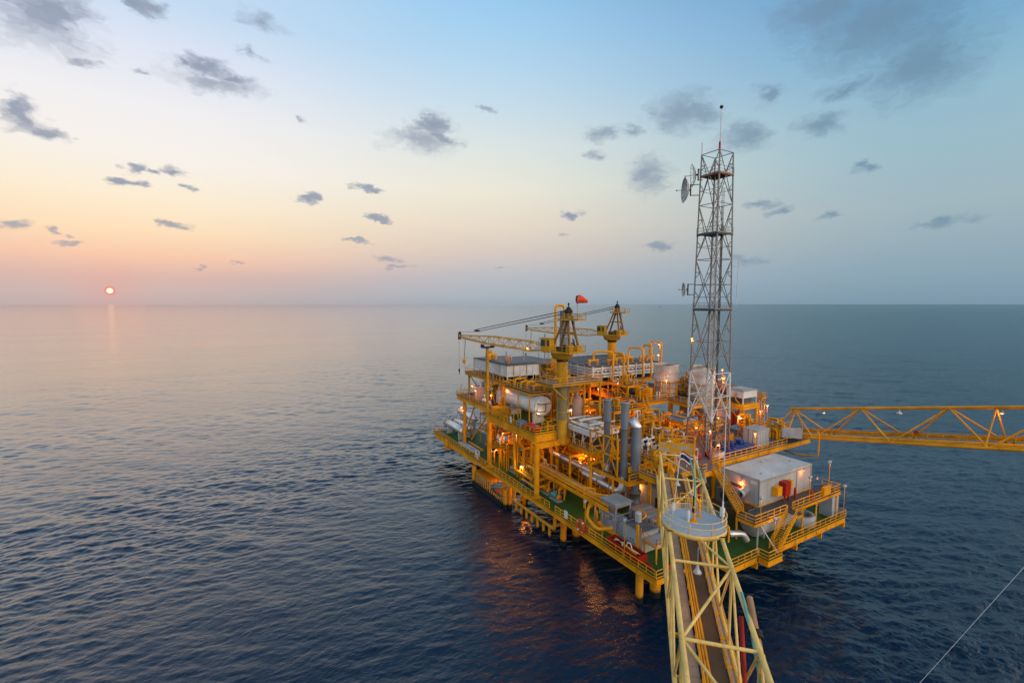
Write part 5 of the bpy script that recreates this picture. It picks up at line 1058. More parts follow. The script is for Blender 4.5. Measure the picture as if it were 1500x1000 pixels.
# ------------------------------------------------------------------ radio tower
rt_ = thing('radio_tower', 'tall square lattice radio tower of grey steel with a white painted section low down', 'tower', (25.2,11.8,Z2))
TCX, TCY, TZ0, TZ1 = 25.2, 11.8, Z2, 67.8
def hwid(z): return (5.0 + (3.5-5.0)*(z-TZ0)/(TZ1-TZ0))/2
def corner(i, z): s = hwid(z); a, b = ((-1,-1),(1,-1),(1,1),(-1,1))[i%4]; return Vector((TCX+a*s, TCY+b*s, z))
MASTC = paint('tower_steel', (.24,.25,.25), .45, metal=.2, dirt=(.20,.07,.045), amt=.75, scale=.9)
MASTW = paint('tower_white', (.66,.70,.70), .45, amt=.15); MASTR = paint('tower_primer', (.26,.15,.12), .55, dirt=(.15,.06,.04), amt=.6)
levels = [16, 19.2, 22.4, 26.5, 30.6, 36.0, 41.5, 45.8, 50.1, 54.4, 59.3, 64.1, 67.8]
MASTB = paint('tower_faded_red', (.27,.22,.20), .5, metal=.1, dirt=(.16,.06,.04), amt=.8)
def sec(z): return MASTW if 22.3 <= z < 30.5 else (MASTR if z < 22.3 else MASTB if z < 41 else MASTC)
for (za, zb) in ((16,22.4),(22.4,30.6),(30.6,41.5),(41.5,54.4),(54.4,67.8)):
    for i in range(4): build(MB().cyl(corner(i,za), corner(i,zb), .125 if za > 30 else .16, 8), 'leg', sec(za), rt_)
for k in range(len(levels)-1):
    za, zb = levels[k], levels[k+1]; zm = (za+zb)/2
    for i in range(4):
        A0, A1, B0, B1 = corner(i,za), corner(i+1,za), corner(i,zb), corner(i+1,zb); M0, M1 = corner(i,zm), corner(i+1,zm)
        b = MB(); r = .072 if za > 30 else .09
        mid = (B0+B1)/2 if k%2 == 0 else (A0+A1)/2
        if k%2 == 0: b.cyl(A0, mid, r, 6).cyl(A1, mid, r, 6); f0 = (A0+mid)/2; f1 = (A1+mid)/2
        else: b.cyl(B0, mid, r, 6).cyl(B1, mid, r, 6); f0 = (B0+mid)/2; f1 = (B1+mid)/2
        b.cyl(M0, f0, r*.7, 5).cyl(M1, f1, r*.7, 5)
        e0, e1 = (A0+M0)/2 if k%2 else (B0+M0)/2, (A1+M1)/2 if k%2 else (B1+M1)/2
        b.cyl(f0, e0 if k%2 == 0 else (A0+M0)/2, r*.55, 5).cyl(f1, e1 if k%2 == 0 else (A1+M1)/2, r*.55, 5)
        b.cyl(B0, B1, r*.9, 6)
        if k%2 == 0: b.cyl(M0, M1, r*.55, 5)
        build(b, 'bracing', sec(za), rt_)
b = MB()
for (dx, dy) in ((-.35,0),(.35,0)): b.beam((TCX+dx,TCY+dy,Z2),(TCX+dx,TCY+dy,66.5),.07,.12)
for i in range(160): b.cyl((TCX-.35,TCY,Z2+.3*i+.3),(TCX+.35,TCY,Z2+.3*i+.3),.022,4)
build(b, 'ladder', GALV, rt_)
b = MB()
for k in range(7): b.cyl((TCX+.9+.1*k,TCY-.5,Z2),(TCX+.9+.1*k,TCY-.5,62-3*(k%3)),.03,6)
for i in range(48): b.beam((TCX+.8,TCY-.45,Z2+1+i),(TCX+1.65,TCY-.45,Z2+1+i),.05,.06)
build(b, 'cable_run', DGREY, rt_)
b = MB()
for k in range(20): 
    z = 18+k*2.4; P = [(TCX+.55*math.cos(a*math.pi/6)-0, TCY+.1+.6*math.sin(a*math.pi/6), z) for a in range(7)]; b.pipe(P,.03,4,.05)
build(b, 'ladder_hoop', GALV, rt_)
for z in (41.6, 54.4, 64.2):
    s = hwid(z)+.1; mat = GRAT if z < 64 else RUST
    build(MB().prism([(TCX-s,TCY-s),(TCX+s,TCY-s),(TCX+s,TCY+s),(TCX-s,TCY+s)], z-.09, z).beam((TCX-s,TCY-s,z-.2),(TCX+s,TCY-s,z-.2),.12,.2).beam((TCX-s,TCY-s,z-.2),(TCX-s,TCY+s,z-.2),.12,.2), 'rest_platform', mat, rt_)
    build(MB().rail([(TCX-s,TCY-s,z),(TCX+s,TCY-s,z),(TCX+s,TCY+s,z),(TCX-s,TCY+s,z)],closed=True,r=.03,step=1.3), 'railing', MASTC, rt_)
def dish(loc, nrm_, rad, label, arm_to, name='dish_antenna', grid=False):
    t = thing(name, label, 'antenna', loc); n = Vector(nrm_).normalized()
    prof = [(.02,0)]+[(rad*u, rad*.34*u*u) for u in (.2,.4,.6,.8,1.0)]
    if not grid:
        build(MB().lathe(loc, n, prof+[(rad*1.01,rad*.36),(rad*.98,rad*.33)]+[(rad*u, rad*.34*u*u-.05) for u in (.8,.5,.2)], 28), 'reflector', GALV, t)
        b = MB(); e = n.cross(Vector((0,0,1))).normalized(); g = n.cross(e)
        for a in range(12):
            w = a*math.pi/6; d = e*math.cos(w)+g*math.sin(w); C_ = Vector(loc)
            pts = [C_+d*rad*u+n*(rad*.34*u*u+.03) for u in (.05,.35,.65,.98)]; b.pipe(pts,.03,4,.1)
        build(b, 'rib', GALV, t)
    else:
        b = MB(); e = n.cross(Vector((0,0,1))).normalized(); g = n.cross(e); C_ = Vector(loc)
        for k in range(-7,8):
            v = k/7.5; h = math.sqrt(1-v*v); pts = [C_+e*rad*u*h+g*rad*v+n*rad*.34*((u*h)**2+v*v) for u in (-1,-.66,-.33,0,.33,.66,1)]; b.pipe(pts,.014,4,.1)
        P = [C_+(e*math.cos(a*math.pi/12)+g*math.sin(a*math.pi/12))*rad+n*rad*.34 for a in range(25)]; b.pipe(P,.05,5,.05)
        for a in range(6):
            d = e*math.cos(a*math.pi/6)+g*math.sin(a*math.pi/6); b.pipe([C_-d*rad*u+n*rad*.34*u*u for u in (1,.5,0)]+[C_+d*rad*u+n*rad*.34*u*u for u in (.5,1)],.04,5,.1)
        build(b, 'reflector', GALV, t)
    C_ = Vector(loc)
    build(MB().cyl(C_, C_+n*rad*.9, .05, 6).ball(C_+n*rad*.95, .13, 8), 'feed_horn', GREY, t)
    a_ = Vector(arm_to); bk = C_-n*.35; b = MB().beam(bk+Vector((0,0,-1.0)), bk+Vector((0,0,1.0)), .16)
    for dz in (-.9, .9): b.beam(bk+Vector((0,0,dz)), a_+Vector((0,0,dz)), .12)
    b.beam(bk, C_+n*.1, .25); build(b, 'mount', DARK, t)
    return t
lf = corner(3, 62.0); LN = (-RT*.99+FW*.12)
dish(tuple(lf+LN*1.9+Vector((0,0,0))), LN, 2.1, 'large white dish antenna high on the left of the radio tower', lf)
lf2 = corner(3, 45.0); dish(tuple(lf2+LN*1.5), LN, 1.2, 'small white dish antenna lower down on the radio tower', lf2)
gc = corner(3, 64.6); dish(tuple(gc+Vector((.3,1.2,.2))), (-.5,.85,.0), 1.9, 'open wire grid antenna on top of the radio tower', gc+Vector((.5,0,0)), 'grid_antenna', True)
an = thing('whip_antenna', 'tall whip antenna with a ball tip on top of the radio tower', 'antenna', (TCX+.9,TCY+.2,64.3))
build(MB().cyl((TCX+.9,TCY+.2,64.2),(TCX+.9,TCY+.2,70.5),.11,8).cyl((TCX+.9,TCY+.2,70.5),(TCX+.9,TCY+.2,75.4),.06,8), 'rod', GALV, an); build(MB().ball((TCX+.9,TCY+.2,75.7),.3,10), 'ball_tip', DARK, an)
q = corner(3,67.8); build(MB().cyl((q.x,q.y,67.2),(q.x,q.y,69.8),.06,6), 'rod_antenna', GREY, None, label='short rod antenna at the left top corner of the radio tower', cat='antenna')
q = corner(0,67.8); build(MB().cyl((q.x+.6,q.y+.5,67.5),(q.x+.6,q.y+.5,69.2),.16,8).beam((q.x,q.y,67.8),(q.x+.8,q.y+.7,67.9),.15), 'beacon', RED, None, label='red beacon lamp on the radio tower top', cat='beacon')
q = corner(1,45.5); build(MB().cyl(tuple(q+RT*.9+Vector((0,0,-3.6))),tuple(q+RT*1.1+Vector((0,0,4.6))),.05,6).cyl(tuple(q),tuple(q+RT*.95),.05,6).cyl(tuple(q+Vector((0,0,3.4))),tuple(q+RT*1.05+Vector((0,0,3.4))),.05,6), 'side_antenna', GALV, None, label='thin whip antenna on the right side of the radio tower', cat='antenna')

# ------------------------------------------------------------------ near foot bridge
BO = Vector((2.6,2.2,0)); BE = Vector((-.715,-.699,0)).normalized(); BR = Vector((-BE.y,BE.x,0)); BR = BR if BR.x > 0 else -BR
BW, BZT, BZB = 4.3, 22.3, 16.2
def BP(s, t, z): return BO + BE*s + BR*t + Vector((0,0,z))
bg_ = thing('truss_bridge', 'pale yellow open truss foot bridge running from the foreground to the platform', 'bridge', BP(0,2.15,BZB))
for t_ in (0, BW):
    build(MB().cyl(BP(-.6,t_,BZT), BP(52,t_,BZT), .175, 14), 'top_chord', CREAM, bg_)
    build(MB().cyl(BP(-8.5,t_,BZB), BP(52,t_,BZB), .175, 14), 'bottom_chord', CREAM, bg_)
SS = [0, 9, 18, 27, 36, 45, 52]
for k, s in enumerate(SS[:-1]):
    build(MB().cyl(BP(s,0,BZT),BP(s,BW,BZT),.115,10), 'cross_tube', CREAM, bg_)
    s2 = SS[k+1]
    a, b_ = ((BW,0) if k % 2 else (0,BW)); build(MB().cyl(BP(s,a,BZT),BP(s2,b_,BZT),.10,10), 'diagonal', CREAM, bg_)
    for t_ in (0, BW):
        build(MB().cyl(BP(s,t_,BZT),BP(s,t_,BZB),.10,10), 'vertical', CREAM, bg_)
        m_ = (s+s2)/2; build(MB().cyl(BP(s,t_,BZT),BP(m_,t_,BZB),.10,10), 'diagonal', CREAM, bg_); build(MB().cyl(BP(m_,t_,BZB),BP(s2,t_,BZT),.10,10), 'diagonal', CREAM, bg_)
    for q_ in (s, (s+s2)/2): build(MB().beam(BP(q_,0,BZB-.1),BP(q_,BW,BZB-.1),.22,.3), 'floor_beam', YELD, bg_)
for s in SS[:-1]:
    for t_ in (0, BW):
        for z_ in (BZT, BZB):
            b = MB().cyl(BP(s-.32,t_,z_),BP(s-.26,t_,z_),.205,14).cyl(BP(s+.26,t_,z_),BP(s+.32,t_,z_),.205,14)
            b.cyl(BP(s+.0,t_+(.16 if t_ == 0 else -.16),z_),BP(s,t_+(.20 if t_ == 0 else -.20),z_),.13,10)
            build(b, 'joint_collar', CREAM, bg_)
b = MB()
for i in range(62): b.prism([(v.x,v.y) for v in (BP(-9.5+i*1.0,.62,0),BP(-9.5+i*1.0,1.72,0),BP(-8.53+i*1.0,1.72,0),BP(-8.53+i*1.0,.62,0))], BZB+.12, BZB+.2)
build(b, 'plank_walkway', PLANK, bg_)
v = [BP(-10,2.5,0),BP(-10,3.62,0),BP(52,3.62,0),BP(52,2.5,0)]; build(MB().prism([(p.x,p.y) for p in v], BZB+.1, BZB+.18), 'floor_grating', BROWN, bg_)
for (t_, z, r, m) in ((1.95,.35,.11,ORA),(2.18,.32,.09,YEL),(2.38,.36,.10,ORA)): build(MB().cyl(BP(-9,t_,BZB+z),BP(52,t_,BZB+z),r,8), 'pipe', m, bg_)
v = [BP(-9,3.68,0),BP(-9,4.08,0),BP(52,4.08,0),BP(52,3.68,0)]; build(MB().prism([(p.x,p.y) for p in v], BZB+.16, BZB+.3), 'cable_tray', GREY, bg_)
build(MB().cyl(BP(-9,4.13,BZB+.4),BP(52,4.13,BZB+.4),.06,6).cyl(BP(-9,3.72,BZB+.34),BP(52,3.72,BZB+.34),.05,6), 'conduit', YEL, bg_)
for i in range(20): build(MB().beam(BP(-6+i*3,3.66,BZB+.34),BP(-6+i*3,4.1,BZB+.34),.3,.06), 'tray_clamp', YEL, bg_)
for t_ in (1.8, 3.64):
    b = MB(); P = [BP(-8,t_,BZB+.2),BP(52,t_,BZB+.2)]; b.rail(P, r=.035, step=2.2, toe=False); build(b, 'railing', YEL, bg_)
build(MB().pipe([BP(3,4.55,BZB-.3),BP(52,4.55,BZB-.3)],.14,8).pipe([BP(24,4.4,BZB-.1),BP(24,4.6,12),BP(22,4.7,11)],.3,10), 'side_pipe', YELD, bg_)
build(MB().beam(BP(-8.6,-.4,15.55),BP(-8.6,4.7,15.55),.5,.7), 'bearing_beam', YEL, bg_)
for t_ in (0, BW): build(MB().cyl(BP(0,t_,BZB),BP(-.6,t_,12),.2,10), 'bearing_leg', YEL, bg_)
gs = thing('gate_sign', 'yellow boarded sign gantry with grey patches across the far end of the foot bridge', 'sign', BP(-.9,2.1,BZT))
build(MB().beam(BP(-.95,-.1,BZT+.75),BP(-.95,4.4,BZT+.75),.1,1.5), 'board', YELD, gs)
for (t_, w_, z, h_) in ((.3,.5,.45,.45),(.9,.55,.45,.45),(.35,.9,1.15,.2),(1.7,.3,.95,.3),(2.35,.22,.9,.6),(2.9,.5,.75,.45),(3.5,.6,.85,.5),(4.0,.25,.4,.25)):
    build(MB().beam(BP(-.89,t_-w_/2+.0,BZT+z),BP(-.89,t_+w_/2,BZT+z),.02,h_), 'patch', GREY, gs)
build(MB().rail([BP(-1.1,-.1,BZT+1.5),BP(-1.1,4.4,BZT+1.5)],h=.9,step=1.1,toe=False), 'railing', YEL, gs)
for t_ in (-.1,4.4): build(MB().beam(BP(-.95,t_,BZT-.3),BP(-.95,t_,BZT+2.4),.16), 'post', YEL, gs)
# round deck on the bridge
RC = BP(20.6,2.2,0); RZ = BZT+.42; RR_ = 2.72
rp = thing('round_platform', 'round pale blue platform with hoop railings on top of the foot bridge', 'platform', (RC.x,RC.y,RZ))
build(MB().cyl((RC.x,RC.y,RZ-.06),(RC.x,RC.y,RZ),RR_-.03,48), 'floor', BLUEGREY, rp)
build(MB().lathe((RC.x,RC.y,RZ-.4),(0,0,1),[(RR_-.02,.33),(RR_,.42),(RR_+.06,.42),(RR_+.06,0),(RR_-.1,0),(RR_-.1,.3)],48), 'rim', CREAM, rp)
circ = lambda z, r=RR_: [(RC.x+r*math.cos(a*math.pi/24),RC.y+r*math.sin(a*math.pi/24),z) for a in range(49)]
for z in (RZ+1.1, RZ+.56): build(MB().pipe(circ(z),.04,8,.05), 'hoop_rail', CREAM, rp)
b = MB()
for a in range(9): w_ = a*2*math.pi/9+.2; b.cyl((RC.x+RR_*math.cos(w_),RC.y+RR_*math.sin(w_),RZ-.1),(RC.x+RR_*math.cos(w_),RC.y+RR_*math.sin(w_),RZ+1.1),.04,6)
build(b, 'rail_post', CREAM, rp)
nm, nt_, bs = nodes('safety_net'); tr = N(nt_, 'ShaderNodeBsdfTransparent'); mx = N(nt_, 'ShaderNodeMixShader'); mx.inputs[0].default_value = .30
nt_.links.new(tr.outputs[0], mx.inputs[1]); nt_.links.new(bs.outputs[0], mx.inputs[2]); bs.inputs['Base Color'].default_value = (.62,.64,.66,1); nt_.links.new(mx.outputs[0], nt_.nodes['Material Output'].inputs[0])
build(MB().lathe((RC.x,RC.y,RZ+.03),(0,0,1),[(RR_-.05,0),(RR_-.05,.53)],48), 'safety_net', nm, rp)
for (s, t_) in ((18.6,.0),(18.6,BW),(22.6,0),(22.6,BW)): build(MB().beam(BP(s,t_,BZT+.2),BP(s+.01*0,t_,BZT+.02),.3).beam(BP(s,-.2,BZT+.16),BP(s,4.5,BZT+.16),.2,.22), 'support', CREAM, rp)
build(MB().rail([BP(17.9,1.2,RZ),BP(17.9,3.2,RZ)],h=1.5,step=.5,toe=False), 'gate', YEL, rp)
fm = thing('davit_post', 'teal jointed hoisting post on a yellow foot at the centre of the round platform', 'post', (RC.x,RC.y,RZ))
build(MB().cyl((RC.x,RC.y,RZ),(RC.x,RC.y,RZ+.12),.34,12).cyl((RC.x,RC.y,RZ+.1),(RC.x,RC.y,RZ+1.5),.12,10).beam((RC.x-.4,RC.y-.2,RZ+.08),(RC.x+.4,RC.y+.2,RZ+.08),.12), 'foot', YEL, fm)
build(MB().pipe([(RC.x,RC.y,RZ+1.4),(RC.x,RC.y,RZ+3.9),(RC.x-.2,RC.y+.5,RZ+5.8)],.075,8,.3), 'arm', TEAL, fm)
build(MB().cyl((RC.x+.02,RC.y+.05,RZ+.5),(RC.x-.02,RC.y+.05,RZ+2.4),.1,8).box(RC.x-.14,RC.y-.1,RZ+.9,RC.x+.14,RC.y+.14,RZ+1.3), 'winch', DARK, fm)
q = RC+BE*(-1.2)+BR*.6
fmn = thing('fire_monitor', 'yellow fire monitor nozzle behind the teal post', 'nozzle', (q.x,q.y,RZ))
build(MB().pipe([(q.x,q.y,RZ),(q.x,q.y,RZ+1.0),(q.x+.1,q.y+.1,RZ+1.3),(q.x-.2,q.y+.3,RZ+1.7)],.1,8,.15).cyl((q.x,q.y,RZ),(q.x,q.y,RZ+.06),.25,10), 'pipe', YEL, fmn); build(MB().cyl((q.x-.2,q.y+.3,RZ+1.7),(q.x-.55,q.y+.8,RZ+2.1),.08,8,.12), 'barrel', GREY, fmn)
q = RC+BR*(-.5)+BE*.2; build(MB().cyl((q.x,q.y,RZ),(q.x,q.y,RZ+.5),.12,10).lathe((q.x,q.y,RZ+.5),(0,0,1),[(.16,0),(.16,.5),(.1,.6),(.02,.62)],10), 'white_lantern', WHITE, None, label='small white lantern on the floor of the round platform', cat='lantern')
# flag
q = RC+BR*(-1.75)+BE*(-1.1); fz = RZ
fg = thing('flag_pole', 'white pole with a red white and blue striped flag on the round platform', 'flag', (q.x,q.y,fz))
top = Vector((q.x,q.y,fz+5.9))+BE*(-.4)+BR*.55
build(MB().cyl((q.x,q.y,fz),tuple(top),.045,8), 'pole', WHITE, fg)
build(MB().lathe((q.x,q.y,fz+.4),(0,0,1),[(.2,.0),(.22,.35),(.1,.6),(.04,.8)],10), 'pulley_cover', WHITE, fg)
cols = [RED, WHITE, paint('flag_navy', (.02,.025,.10), .6, amt=.1), WHITE, RED]; hs = [0,.15,.3,.7,.85,1.0]; FH, FL = .95, 1.2
pd = (top-Vector((q.x,q.y,fz))).normalized()
def FPt(u, v): return top - pd*FH*v + RT*FL*u*.92 + FW*.22*math.sin(u*5+v*1.2)*(.3+u) - Vector((0,0,.32*u*u)) + Vector((0,0,.10*math.sin(u*6)))
for i in range(5):
    m = MB(); nU = 12; V = [FPt(k/nU, v) for v in (hs[i], (hs[i]+hs[i+1])/2, hs[i+1]) for k in range(nU+1)]
    m.add(V, [(r*(nU+1)+k, r*(nU+1)+k+1, (r+1)*(nU+1)+k+1, (r+1)*(nU+1)+k) for r in range(2) for k in range(nU)], True)
    build(m, 'flag_stripe', cols[i], fg)
q = RC+BR*2.45+BE*(-.4)
wa = thing('whip_antenna', 'long white whip antenna on the right edge of the round platform', 'antenna', (q.x,q.y,RZ))
build(MB().cyl((q.x,q.y,RZ),(q.x,q.y,RZ+2.0),.075,8).cyl((q.x,q.y,RZ+2.0),(q.x+.1,q.y+.1,RZ+10.2),.04,8), 'rod', WHITE, wa); build(MB().box(q.x-.25,q.y-.2,RZ+.7,q.x+.05,q.y+.1,RZ+1.5), 'coupler_box', WHITE, wa)
# folding lamp poles clamped to the right side of the bridge
def clamp_pole(s, label, L_=7):
    t = thing('swing_pole', label, 'pole', BP(s,4.4,BZB), 'teal and tan poles clamped to the bridge side')
    build(MB().pipe([BP(s,4.1,BZT+.9),BP(s+L_*.35,4.25,BZT-.2),BP(s+L_,4.45,BZT-3.6)],.09,8,.5), 'teal_pole', TEAL, t)
    build(MB().cyl(BP(s-.1,4.62,BZT+.55),BP(s+L_,4.5,BZT-2.2),.2,12), 'tan_tube', TAN, t)
    build(MB().cyl(BP(s+2.2,4.62,BZT-.2),BP(s+2.6,4.62,BZT-.4),.32,12).beam(BP(s+2.4,4.0,BZT-.15),BP(s+2.4,4.9,BZT-.15),.2), 'clamp', DARK, t)
    build(MB().cyl(BP(s+.6,4.0,BZT-.4),BP(s+3.6,4.0,BZB+.5),.14,8), 'red_pole', RED, t)
clamp_pole(31.6, 'teal and tan poles clamped to the bridge in the near foreground')
clamp_pole(7.2, 'teal and tan poles clamped to the bridge below the flag', 5)

# ------------------------------------------------------------------ far bridge to the right
GO = Vector((45.1,10.7,16.5)); GD = Vector((-.187,-.958,.216)).normalized(); GQ = Vector((.981,-.191,0)); GW, GH = 4.9, 5.3
def GP(s, q_, h): return GO + GD*s + GQ*q_ + Vector((0,0,h))
gb_ = thing('truss_bridge', 'yellow three chord truss bridge leaving the platform to the right', 'bridge', tuple(GO))
GE = 62
build(MB().cyl(GP(.6,GW/2,GH),GP(GE,GW/2,GH),.25,14), 'top_chord', YEL, gb_)
for q_ in (0, GW): build(MB().cyl(GP(-3,q_,0),GP(GE,q_,0),.21,14), 'bottom_chord', YEL, gb_)
tops = [1, 14.0, 26.5, 38.5, 50.5, 61]; bots = [-2.5, 7.5, 20.5, 32.5, 44.5, 56.5]
for k, s in enumerate(tops):
    for q_ in (0, GW):
        for bb in ([bots[k]] + ([bots[k+1]] if k+1 < len(bots) else [])): build(MB().cyl(GP(s,GW/2,GH),GP(bb,q_,0),.12,10), 'diagonal', YEL, gb_)
for s in (1.6, 31.8):
    for q_ in (0, GW): build(MB().cyl(GP(s,GW/2,GH),GP(s+.3,q_,0),.10,10), 'upright', YEL, gb_)
for bb in bots: build(MB().cyl(GP(bb,0,0),GP(bb,GW,0),.12,10), 'cross_tube', YEL, gb_)
def strip(q0, q1, z0, z1, mat, name, s0=-6, s1=GE):
    c = [GP(s,q_,z) for s in (s0,s1) for (q_,z) in ((q0,z0),(q1,z0),(q1,z1),(q0,z1))]
    build(MB().add(c, [(3,2,1,0),(4,5,6,7),(0,1,5,4),(1,2,6,5),(2,3,7,6),(3,0,4,7)]), name, mat, gb_)
strip(.5, 1.0, .0, .3, YEL, 'pipe_beam'); strip(2.6, 4.2, .1, .2, GRAT, 'walkway'); strip(4.35, 4.5, .5, 1.1, YEL, 'side_beam', -6, GE)
for (q_, z, r) in ((1.3,.35,.16),(1.75,.35,.2),(2.2,.35,.14)): build(MB().cyl(GP(-6,q_,z),GP(GE,q_,z),r,8), 'pipe', YEL, gb_)
for q_ in (2.5, 4.3): build(MB().rail([GP(-4,q_,.2),GP(GE,q_,.2)],r=.04,step=2.0,toe=False), 'railing', YEL, gb_)
build(MB().pipe([GP(8.5,-.3,1.3),GP(9.0,-.4,.6),GP(9.0,-.5,-3.2),GP(4,-.2,-3.3),GP(-2,2,-2.6)],.14,8,.3), 'drain_pipe', YEL, gb_)
build(MB().box(44.2,8.3,15.0,51.0,9.2,15.95).ibeam((44.4,12.6,16.3),(51.2,12.6,16.3),.3,.5), 'bearing', YEL, gb_)
wp = thing('white_screen', 'white tarpaulin screen tied at the platform end of the right hand bridge', 'screen', (44.6,8.4,Z2))
c0 = GP(1.2,-.42,-.2); c1_ = GP(5.6,-.42,-.2); m = MB(); V = []; nu = 14
for j in range(5):
    for k in range(nu+1):
        u = k/nu; p = c0.lerp(c1_, u) + Vector((-.06*math.sin(u*19)*(.4+j*.1),0, j*.5+.04*math.sin(u*13+j))); V.append(p)
V2 = [v+Vector((.05,0,0)) for v in V]; NN = len(V)
F = [(j*(nu+1)+k, j*(nu+1)+k+1, (j+1)*(nu+1)+k+1, (j+1)*(nu+1)+k) for j in range(4) for k in range(nu)]
m.add(V+V2, F+[tuple(i+NN for i in reversed(f)) for f in F], True); build(m, 'sheet', WHITE, wp)
for c_ in (c0, c1_): build(MB().cyl(c_,c_+Vector((0,0,2.2)),.05,6), 'post', GALV, wp)
build(MB().beam(GP(21.2,4.2,1.2),GP(21.8,4.2,1.33),.1,.55), 'red_notice', RED, None, label='small red notice on the right hand bridge railing', cat='sign')
t = thing('bridge_lantern', 'white capped lantern on a yellow stem at the right end of the bridge', 'lantern', GP(39.5,3.8,.2))
build(MB().cyl(GP(39.5,3.8,.2),GP(39.5,3.8,1.9),.09,8), 'stem', YEL, t); build(MB().lathe(tuple(GP(39.5,3.8,1.9)),(0,0,1),[(.18,0),(.3,.1),(.3,.7),(.2,.95),(.02,1.0)],12), 'cap', WHITE, t)
# thin wire across the lower right, and a ship on the horizon
build(MB().cyl((-12.9,-29.7,17.8),(1.8,-38.3,40.0),.014,6), 'stay_wire', GALV, None, label='thin pale stay wire slanting over the dark water at the lower right', cat='wire')
sp_ = thing('distant_ship', 'tiny grey ship on the horizon left of the radio tower', 'ship', (5200,4730,0))
build(MB().prism([(5170,4715),(5225,4745),(5232,4760),(5222,4758),(5165,4728)],-1,7), 'hull', GREY, sp_); build(MB().box(5176,4722,7.01,5184,4730,20), 'bridge_house', GREY, sp_); build(MB().cyl((5205,4742,7),(5205,4742,26),1.2,6), 'mast', GREY, sp_)
# ------------------------------------------------------------------ machinery filling the space between the decks
rr = random.Random(21)
def pvessel(x, y, z, h, r, m, label, group=None):
    t = thing('process_vessel', label, 'vessel', (x,y,z), group)
    build(MB().vessel((x,y,z+r*.4+.3),(x,y,z+h),r,18), 'shell', m, t)
    build(MB().lathe((x,y,z),(0,0,1),[(r*.8,0),(r*.8,.6),(r*.7,.62)],14), 'skirt', m, t)
    build(MB().cyl((x-r,y,z+h*.6),(x-r-.35,y,z+h*.6),.22,10).cyl((x-r-.35,y,z+h*.6),(x-r-.45,y,z+h*.6),.34,10).pipe([(x,y,z+h+.2),(x,y,z+h+.8),(x-1.4,y,z+h+.8),(x-1.4,y,z)],.13,8), 'nozzle', m, t)
    return t
def pump(x, y, z, m, label, group):
    t = thing('pump_set', label, 'pump', (x,y,z), group)
    build(MB().box(x-.6,y-1.4,z,x+.6,y+1.4,z+.25), 'base', GREY, t)
    build(MB().cyl((x,y-.1,z+.75),(x,y+1.2,z+.75),.42,14).cyl((x,y+1.2,z+.75),(x,y+1.35,z+.75),.3,12).box(x-.12,y+.2,z+1.1,x+.3,y+.7,z+1.4), 'motor', m, t)
    build(MB().lathe((x,y-.9,z+.75),(0,1,0),[(.2,-.3),(.5,-.2),(.5,.2),(.2,.3)],14).pipe([(x,y-.9,z+1.2),(x,y-.9,z+2.4),(x+1.2,y-.9,z+2.4),(x+1.2,y-.9,z)],.16,8), 'pump_head', ORA, t)
    return t
LV = 'yellow process vessels in the lamp light between the decks'; GV = 'process vessels between the decks'
for (x, y, h, r) in ((11.5,46,5.0,1.1),(18,30,6.2,1.2),(18,41,5.5,1.3),(27,40,6,1.2),(13,52,5,.9),(30,26,5.5,1.1),(20.5,25,4.6,.9)):
    pvessel(x, y, Z1 if y > 40 and x < 16 else Z2 if x > 17 and y < 35 and False else Z1, h, r, ORA, LV, GV)
for (x, y, h, r) in ((20,38,4.6,1.0),(29,34,4.4,1.1),(12,47,5.2,1.0),(19.5,46,5.0,1.2),(34,37,4.5,1.1),(21,31,3.6,.9),(30,44,4.6,1.2)):
    pvessel(x, y, Z2, h, r, ORA if rr.random() < .7 else YEL, 'yellow process vessels in the lamp light on the main deck', 'process vessels on the main deck')
pm = None
for (x, y, m) in ((3.2,27,TEAL),(3.4,30.6,ORA),(3.0,34.4,GREY),(5.8,30,ORA),(5.6,36,ORA),(3.6,43,GREY)): pump(x, y, Z1, m, {TEAL:'pump set with a teal motor beside the corner column',}.get(m, 'pump sets in a row on the green deck' ), 'pump sets on the green deck')
b = thing('orange_cooler', 'orange lit ribbed box module behind the corner column', 'module', (9.6,30.5,11))
build(MB().box(8.9,27.6,10.4,12.6,33.4,13.2), 'casing', ORA, b)
for k in range(6): build(MB().box(8.84,27.8+k*.95,10.6,8.9,28.4+k*.95,13.0), 'louvre', RUST, b)
for (x, y) in ((9.2,28),(12.3,28),(9.2,33),(12.3,33)): build(MB().beam((x,y,Z1),(x,y,10.4),.25), 'leg', ORA, b)
def pipe_bank(label, specs, mat, name='pipework'):
    t = thing(name, label, 'pipes', specs[0][0][0], None)
    for pts, r in specs: build(MB().pipe(pts, r, 9), 'pipe', mat, t)
    return t
sp = []
for k in range(7):
    y = 38.5+k*1.9; z = 9.5+.6*(k%3); sp.append(([(2.4+.5*(k%3),y,Z1),(2.4+.5*(k%3),y,z+3.0*(k%2)),(6.5,y,z+3.0*(k%2)),(6.5,y,15.2)], .15+.06*(k%3)))
pipe_bank('yellow vertical pipes and bends below the near end of the vessel deck', sp, YEL)
sp = [([(2.0,33.5,8.4),(2.0,40,8.4),(2.0,40.4,16.5)],.3),([(2.6,34.6,8.0),(2.6,37.6,8.0),(2.6,37.6,13.5),(2.0,38.4,14.5),(2.0,38.4,16.6)],.3),([(3.4,36,8.0),(3.4,36,16.6)],.28),([(1.6,31.2,7.6),(1.6,36.5,7.6)],.22),([(4.0,31,7.7),(1.6,31.2,7.6)],.24)]
pipe_bank('thick yellow risers beside the corner column of the green deck', sp, YEL)
